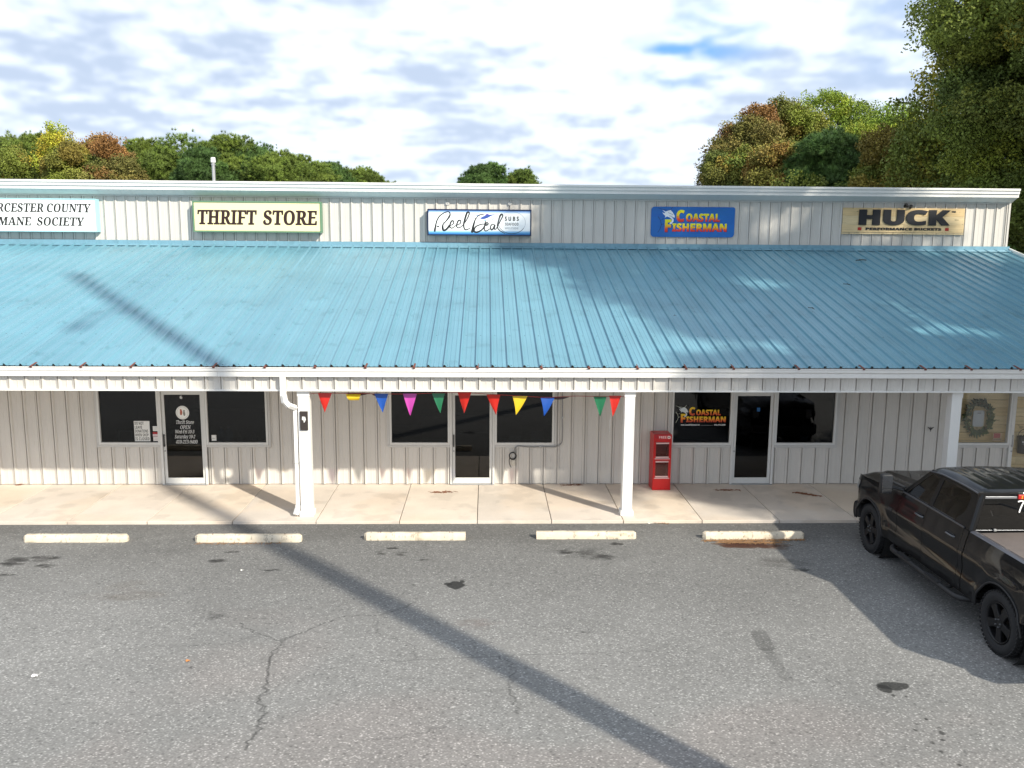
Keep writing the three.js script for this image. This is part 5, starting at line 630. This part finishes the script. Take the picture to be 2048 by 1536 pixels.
function tree({ name, label, group, x, z, top, base, rx, kind = 'broad', pal, lobes = 26, n = 3000, lobeR = 0.34, leaf = 1, flat = 1, seed, trunkMat = bark, gap = 0, open = null }) {
  const r = rng(seed), t = thing(name, label, kind === 'shrub' ? 'shrub' : 'tree', [x, LOT, z], group), H = top - LOT, cy = (top + base) / 2 - LOT, ry = (top - base) / 2, L = [];
  for (let i = 0; i < lobes; i++) {                                 // boughs: uneven lobes inside a lumpy outline
    const a = i * 2.39996 + r() * 0.9, v = 1 - 2 * (i + 0.5) / lobes + (r() - 0.5) * 0.1, h = Math.sqrt(Math.max(0, 1 - v * v)), env = 0.74 + 0.5 * vnoise(Math.cos(a) * 1.7 + 9, v * 2.2 + Math.sin(a) * 1.7 + 9, 999, seed + 3), q = (0.5 + 0.36 * r()) * env, lr = rx * lobeR * (0.5 + r() * 0.75);
    const c = V(Math.cos(a) * h * q * rx, cy + v * Math.min(1, q * 1.12) * ry, Math.sin(a) * h * q * rx); L.push({ c, r: lr, p: r(), b: 0.78 + 0.5 * r() });
  }
  { const t0 = Math.max(...L.map((l) => l.c.y + l.r * 0.85)), k0 = (H - cy) / Math.max(0.1, t0 - cy); for (const l of L) if (l.c.y > cy) l.c.y = cy + (l.c.y - cy) * k0; }
  // trunk and limbs
  const lim = [], lean = (r() - 0.5) * rx * 0.15, tr = Math.max(0.09, H * 0.017), mid = V(lean * 0.5, H * 0.45, 0), tip = V(lean, cy + ry * 0.5, 0);
  lim.push(bar(V(0, 0, 0), mid, tr, tr * 0.75, 9), bar(mid, tip, tr * 0.75, tr * 0.25, 8)); L.forEach((l, i) => { if (i % 2 && lobes > 12) return; const s = clamp((l.c.y - H * 0.25) / (tip.y - H * 0.25) - 0.18, 0.05, 0.95), from = mid.clone().lerp(tip, s); if (l.c.y < mid.y) from.copy(mid).multiplyScalar(0.8); lim.push(bar(from, l.c, tr * 0.32, tr * 0.07, 6)); });
  part('trunk', lim, trunkMat, t);
  const geo = kind === 'pine' ? LEAF.pine : kind === 'fine' || kind === 'shrub' ? LEAF.fine : name === 'shade_tree' ? LEAF.broad : LEAF.small, im = new THREE.InstancedMesh(geo, leafMat, n), o = new THREE.Object3D(), col = new THREE.Color(), tot = L.reduce((s, l) => s + l.r * l.r, 0); let k = 0;
  for (const l of L) {
    const m = Math.round(n * l.r * l.r / tot), pa = pal[Math.floor(l.p * pal.length)], pb = pal[Math.floor(r() * pal.length)];
    for (let i = 0; i < m && k < n; i++) {
      const a = r() * 6.283, v = r() * 2 - 1, h = Math.sqrt(1 - v * v), lump = vnoise(a * 1.9 + l.p * 50, v * 3.2 + 7, 999, seed), sprig = vnoise(a * 5 + l.p * 31, v * 7 + 3, 999, seed + 5) > 0.72 ? 1.1 + 0.35 * r() : 1, q = l.r * (0.5 + 0.5 * Math.cbrt(r())) * (0.68 + 0.66 * lump) * sprig;
      if (gap && vnoise(a * 2.6 + l.p * 90, v * 4 + 4, 999, seed + 9) < gap) continue;
      if (open) { const X = x + l.c.x + Math.cos(a) * h * q * 1.12, Y = LOT + l.c.y + v * q * 0.82 * flat, Z = z + l.c.z + Math.sin(a) * h * q * 1.12, sx2 = X - Y * SUN.x / SUN.y, sz2 = Z - Y * SUN.z / SUN.y; if (open.some(([ox, oz, or]) => Math.hypot(sx2 - ox, sz2 - oz) < or * (0.75 + 0.6 * lump))) continue; }
      o.position.set(l.c.x + Math.cos(a) * h * q * 1.12, l.c.y + v * q * 0.82 * flat, l.c.z + Math.sin(a) * h * q * 1.12); const s = leaf * (0.6 + r() * 0.7); o.scale.set(s, s, s);
      if (kind === 'pine') { o.quaternion.setFromUnitVectors(V(0, 1, 0), V(Math.cos(a) * h, v * 0.8 + 0.45, Math.sin(a) * h).normalize()); o.rotateY(r() * 6.28); } else o.rotation.set(r() * 6.28, r() * 6.28, r() * 6.28); o.updateMatrix(); im.setMatrixAt(k, o.matrix);
      const w = r() * 0.3, j = (0.95 + r() * 0.7) * l.b; col.setRGB(lerp(pa[0], pb[0], w) * j, lerp(pa[1], pb[1], w) * j, lerp(pa[2], pb[2], w) * j); im.setColorAt(k++, col);
    }
  }
  im.count = k; im.name = 'crown'; im.userData.kind = 'stuff'; im.castShadow = im.receiveShadow = true; t.add(im); return t;
}
const PAL = { pine: [[0.105, 0.150, 0.022], [0.085, 0.13, 0.02], [0.125, 0.17, 0.024]], pineDark: [[0.05, 0.10, 0.02], [0.065, 0.12, 0.025]], green: [[0.18, 0.24, 0.018], [0.22, 0.25, 0.02], [0.12, 0.18, 0.016]], yellow: [[0.28, 0.27, 0.02], [0.20, 0.24, 0.02], [0.32, 0.26, 0.025]], olive: [[0.13, 0.14, 0.02], [0.18, 0.14, 0.022], [0.09, 0.12, 0.018], [0.14, 0.17, 0.02]], rust: [[0.18, 0.090, 0.025], [0.15, 0.10, 0.026], [0.13, 0.12, 0.025], [0.11, 0.12, 0.022]], orange: [[0.25, 0.145, 0.03], [0.20, 0.16, 0.03], [0.15, 0.15, 0.025]], dark: [[0.09, 0.125, 0.016], [0.12, 0.155, 0.018], [0.06, 0.09, 0.014], [0.22, 0.20, 0.02], [0.08, 0.11, 0.015]] };
{
  // u, v of the crown's top, half width in photo pixels, depth, kind, palette, what sets it apart
  const rows = [
    [8, 296, 52, -50, 'broad', 'olive', 'yellowish broadleaf tree at the left end of the wood behind the roof'], [60, 264, 46, -54, 'pine', 'pine', 'tall green pine left of the pale sparse tree'], [106, 246, 30, -50, 'fine', 'yellow', 'sparse yellowing tree with a pale trunk rising above the wood'], [140, 290, 44, -47, 'broad', 'olive', 'olive tree between the pale sparse tree and the red tree'],
    [186, 272, 40, -52, 'fine', 'rust', 'reddish brown tree with a pointed top left of the orange red one'], [228, 281, 52, -47, 'broad', 'rust', 'wide orange red autumn tree between green pines'], [290, 281, 40, -55, 'pine', 'pine', 'green pine just right of the orange red tree'], [345, 276, 62, -50, 'pine', 'pine', 'broad round topped pine left of the vent pipe'], [400, 300, 40, -47, 'pine', 'pineDark', 'low dark pine behind the vent pipe'], [446, 269, 50, -53, 'pine', 'pine', 'tallest round pine right of the vent pipe'],
    [505, 288, 44, -54, 'pine', 'pineDark', 'dark pine, second right of the vent pipe'], [552, 303, 44, -50, 'pine', 'pine', 'green pine, third right of the vent pipe'], [606, 314, 42, -54, 'pine', 'pine', 'green pine, fourth right of the vent pipe'], [655, 324, 38, -58, 'pine', 'pineDark', 'dark pine, fifth right of the vent pipe'], [702, 334, 34, -60, 'pine', 'pine', 'small pine near the thin end of the left wood'], [742, 345, 30, -60, 'pine', 'pine', 'lowest pine at the thin end of the left wood'],
    [962, 327, 34, -56, 'pine', 'pineDark', 'taller of the two lone pines above the script sign'], [1040, 340, 36, -58, 'pine', 'pine', 'lower of the two lone pines above the script sign'],
    [1424, 326, 24, -44, 'fine', 'rust', 'small thin reddish tree above the blue fishing sign'], [1502, 220, 58, -38, 'broad', 'rust', 'red brown tree at the left edge of the right wood'], [1580, 207, 62, -40, 'broad', 'olive', 'olive and orange crown right of the red brown tree'], [1556, 288, 52, -33, 'fine', 'orange', 'small orange yellow tree in front of the olive crown'], [1706, 186, 80, -42, 'broad', 'green', 'tall bright green tree behind the small pine of the right wood'], [1655, 262, 56, -32, 'pine', 'pineDark', 'single dark green pine in front of the right wood'], [1785, 212, 78, -38, 'broad', 'green', 'yellow green tree beside the big dark tree'], [1800, 270, 78, -28, 'broad', 'olive', 'low olive tree above the plank sign'], [1470, 300, 44, -36, 'broad', 'olive', 'low olive tree under the red brown one'],
  ];
  rows.forEach(([u, v, hw, z, kind, pal, label], i) => {
    const p = onZ(u, v, z), px = (CAM.z - z) / FL * 1.0, rx = hw * px * 1.2, thin = kind === 'fine' && v < 330 && (u < 130 || u > 1400 && u < 1440);
    tree({ name: kind === 'pine' ? 'pine_tree' : 'broadleaf_tree', label, group: u < 1200 ? 'trees behind the left roof' : 'trees behind the right roof', x: p.x, z, top: p.y + 0.1, base: Math.max(1.5, p.y - rx * (kind === 'pine' ? 2.6 : 3.2)), rx, kind, pal: PAL[pal], lobes: kind === 'pine' ? 40 : 46, n: thin ? 950 : 9000, lobeR: kind === 'pine' ? 0.40 : 0.36, leaf: kind === 'pine' ? 0.74 : 0.82, flat: kind === 'pine' ? 0.8 : 1, seed: 100 + i * 7, trunkMat: u === 106 || u === 1424 ? paleBark : bark, gap: thin ? 0.35 : kind === 'pine' ? 0.12 : 0.24 });
  });
  // understorey that closes the woods down to the ground
  [[19, -30, 'dark low tree filling the wood above the blue fishing sign'], [24, -34, 'dark low tree filling the wood above the plank sign'], [30, -36, 'dark low tree filling the wood behind the big dark tree']].forEach(([x, z, label], i) => tree({ name: 'understorey_tree', label, group: 'low trees filling the woods', x, z, top: 9.2 + (i % 3) * 0.5, base: 1.0, rx: 4.2, kind: 'broad', pal: PAL.olive, lobes: 22, n: 2200, lobeR: 0.36, leaf: 1.1, seed: 400 + i }));
  // the big tree past the right end of the building
  tree({ name: 'large_tree', label: 'big dark leafy tree with yellowing branches past the right end of the building', x: 22.1, z: -12.5, top: 20.5, base: 4.2, rx: 6.4, kind: 'broad', pal: PAL.dark, lobes: 84, n: 27000, lobeR: 0.23, leaf: 0.80, flat: 0.72, seed: 611, gap: 0.2 });
  tree({ name: 'large_tree', label: 'dark tree standing deeper in the wood behind the big yellowing one', x: 25.5, z: -21, top: 17, base: 2, rx: 7, kind: 'broad', pal: PAL.dark, lobes: 44, n: 8000, lobeR: 0.28, leaf: 1.1, seed: 613 });
  [[17.6, -9.6, 3.9, 1.7], [19.2, -7.2, 3.6, 1.8], [18.4, -13.0, 5.2, 2.0], [20.6, -3.6, 3.4, 1.7]].forEach(([x, z, top, rx], i) => tree({ name: 'understorey_shrub', label: ['dark green shrub growing by the corner of the upper wall', 'dark green shrub beside the right rake of the awning roof', 'taller dark shrub behind the corner shrub at the right end of the building', 'dark green shrub beside the lower part of the right roof edge'][i], group: 'shrubs past the right end of the building', x, z, top, base: 0.1, rx, kind: 'shrub', pal: PAL.pineDark, lobes: 16, n: 2600, lobeR: 0.42, leaf: 1, seed: 700 + i }));
  // openings between the boughs, where the photograph shows sun flecks on the roof: [x, z] where the ray meets the ground
  const FLECKS = [[2.3, -8.4, 0.75], [3.1, -7.9, 0.8], [3.9, -9.4, 0.55], [5.4, -8.5, 0.6], [5.9, -6.4, 0.75], [6.3, -5.1, 0.6], [6.4, -3.7, 0.9], [7.6, -3.4, 0.7], [1.4, -2.4, 0.8], [3.0, -2.5, 0.7], [4.6, -4.4, 0.45], [3.1, -13.5, 0.7], [3.6, 0.9, 0.6], [4.2, 2.0, 0.7]];
  // trees on the sunny side of the lot, beside the camera: they shade the right half of the roof
  tree({ name: 'shade_tree', label: 'tall leafy tree at the right side of the parking lot shading the awning roof', group: 'trees at the right side of the lot', x: 21.2, z: 8.6, top: 19.5, base: 7.6, rx: 6.6, kind: 'broad', pal: PAL.green, lobes: 19, n: 4600, lobeR: 0.28, leaf: 0.95, seed: 811, gap: 0.45, open: FLECKS });
  tree({ name: 'shade_tree', label: 'smaller low-crowned tree at the right side of the lot beside the truck', group: 'trees at the right side of the lot', x: 15.2, z: 8.2, top: 12.2, base: 4.8, rx: 3.6, kind: 'broad', pal: PAL.green, lobes: 20, n: 3800, lobeR: 0.34, leaf: 1.0, seed: 819, gap: 0.28, open: FLECKS });
  tree({ name: 'shade_tree', label: 'slender tree at the right side of the lot between the low-crowned tree and the road', group: 'trees at the right side of the lot', x: 16.2, z: 10.3, top: 15.2, base: 8.0, rx: 4.0, kind: 'broad', pal: PAL.green, lobes: 16, n: 3200, lobeR: 0.33, leaf: 0.95, seed: 829, gap: 0.4, open: FLECKS });
  tree({ name: 'shade_tree', label: 'second leafy tree at the right side of the lot nearer the road', group: 'trees at the right side of the lot', x: 16.6, z: 5.0, top: 20.5, base: 11.5, rx: 5.2, kind: 'broad', pal: PAL.olive, lobes: 18, n: 4400, lobeR: 0.31, leaf: 1.0, seed: 823, gap: 0.34, open: FLECKS });
}

// ---------------------------------------------------------------- litter
{
  const needle = new THREE.BoxGeometry(0.10, 0.004, 0.005), r = rng(17);
  const heap = (name, label, spots, mat) => { const im = new THREE.InstancedMesh(needle, mat, spots.length), o = new THREE.Object3D(); spots.forEach(([x, y, z, a, s], i) => { o.position.set(x, y, z); o.rotation.set((r() - 0.5) * 0.3, a, (r() - 0.5) * 0.25); o.scale.setScalar(s); o.updateMatrix(); im.setMatrixAt(i, o.matrix); }); im.name = name; tag(im, label, 'litter', null, 'stuff'); im.castShadow = im.receiveShadow = true; scene.add(im); };
  const drift = (u0, v0, u1, v1, n, y, wob) => { const out = []; for (let i = 0; i < n; i++) { const t = r(), p = onY(lerp(u0, u1, t), lerp(v0, v1, t), y); out.push([p.x + (r() - 0.5) * wob, y + 0.004 + r() * 0.008, p.z + (r() - 0.5) * wob * 0.5, r() * 6.28, 0.5 + r() * 0.8]); } return out; };
  const brown = std(0.22, 0.075, 0.028, 0.9), tan = std(0.30, 0.17, 0.08, 0.9);
  heap('pine_straw', 'reddish pine needles blown along the sidewalk and its edge', [...drift(864, 985, 905, 984, 60, 0, 0.16), ...drift(1428, 980, 1475, 981, 50, 0, 0.14), ...drift(1590, 985, 1640, 993, 120, 0, 0.12), ...drift(395, 969, 425, 968, 90, 0, 0.10), ...drift(640, 1043, 690, 1042, 90, LOT, 0.10), ...drift(35, 970, 45, 970, 20, 0, 0.06), ...drift(1125, 971, 1160, 970, 30, 0, 0.15)], brown);
  heap('needle_litter', 'rusty needle litter along the foot of the wheel stop by the truck', [...drift(1410, 1082, 1608, 1080, 420, LOT, 0.10), ...drift(1440, 1085, 1560, 1086, 260, LOT, 0.16), ...drift(395, 1088, 560, 1087, 60, LOT, 0.05), ...drift(1300, 1046, 1340, 1047, 30, LOT, 0.12)], tan);
  const roofAt = (u, v) => { const n = V(0, 9.3985, 2.2397).normalize(), d = ray(u, v), P = V(0, 2.9777, 2.5526); return CAM.clone().addScaledVector(d, P.sub(CAM).dot(n) / d.dot(n)).addScaledVector(n, 0.045); };
  for (const [u, v, L, a, lb] of [[1721, 524, 0.30, 0.1, 'short dark branch lying on the blue roof below the plank sign'], [1781, 523, 0.12, 0.9, 'curled dead leaf lying on the blue roof right of the short branch'], [1693, 573, 0.18, -0.6, 'thin twig lying midway up the right part of the blue roof'], [1622, 621, 0.16, -0.8, 'thin twig lying lower on the right part of the blue roof'], [1349, 636, 0.08, 0.5, 'tiny leaf stuck on the middle of the blue roof']]) { const p = roofAt(u, v), pts = [0, 0.3, 0.6, 1].map((t, i) => [(t - 0.5) * L, 0.008 + Math.sin(t * 3) * 0.012, (i % 2) * 0.02 * L * 4]); const m = one('twig', [tube(pts, L * 0.05, 10, 5), tube([pts[1], [pts[1][0] + 0.05, 0.02, -0.05]], L * 0.035, 6, 5)], std(0.05, 0.04, 0.03, 0.9), lb, 'twig', [p.x, p.y, p.z], 'twigs on the roof'); m.rotation.set(0.234, a, 0); }
  // scraps of paper on the asphalt
  for (const [u, v, s, lb] of [[70, 1352, 0.05, 'white scrap of paper on the bare asphalt far from the building'], [1204, 1046, 0.05, 'white scrap of paper on the asphalt by the sidewalk edge before the middle post'], [1299, 1047, 0.045, 'pale scrap of paper on the asphalt beside the sidewalk edge right of the middle post'], [484, 1141, 0.03, 'tiny white scrap on the asphalt below the second wheel stop'], [376, 1322, 0.035, 'small orange scrap on the cracked asphalt']]) { const p = onY(u, v, LOT), g = sheet(4, 3, (a, b) => [(a - 0.5) * s * 1.6 + (b - 0.5) * s * 0.3, 0.006 + 0.006 * Math.sin(a * 6 + b * 3), (b - 0.5) * s * 1.3]); one('paper_scrap', g, u === 376 ? std(0.5, 0.2, 0.06, 0.8) : std(0.75, 0.73, 0.68, 0.8), lb, 'litter', [p.x, LOT + 0.002, p.z], 'scraps on the asphalt'); }
}

renderer.render(scene, camera);
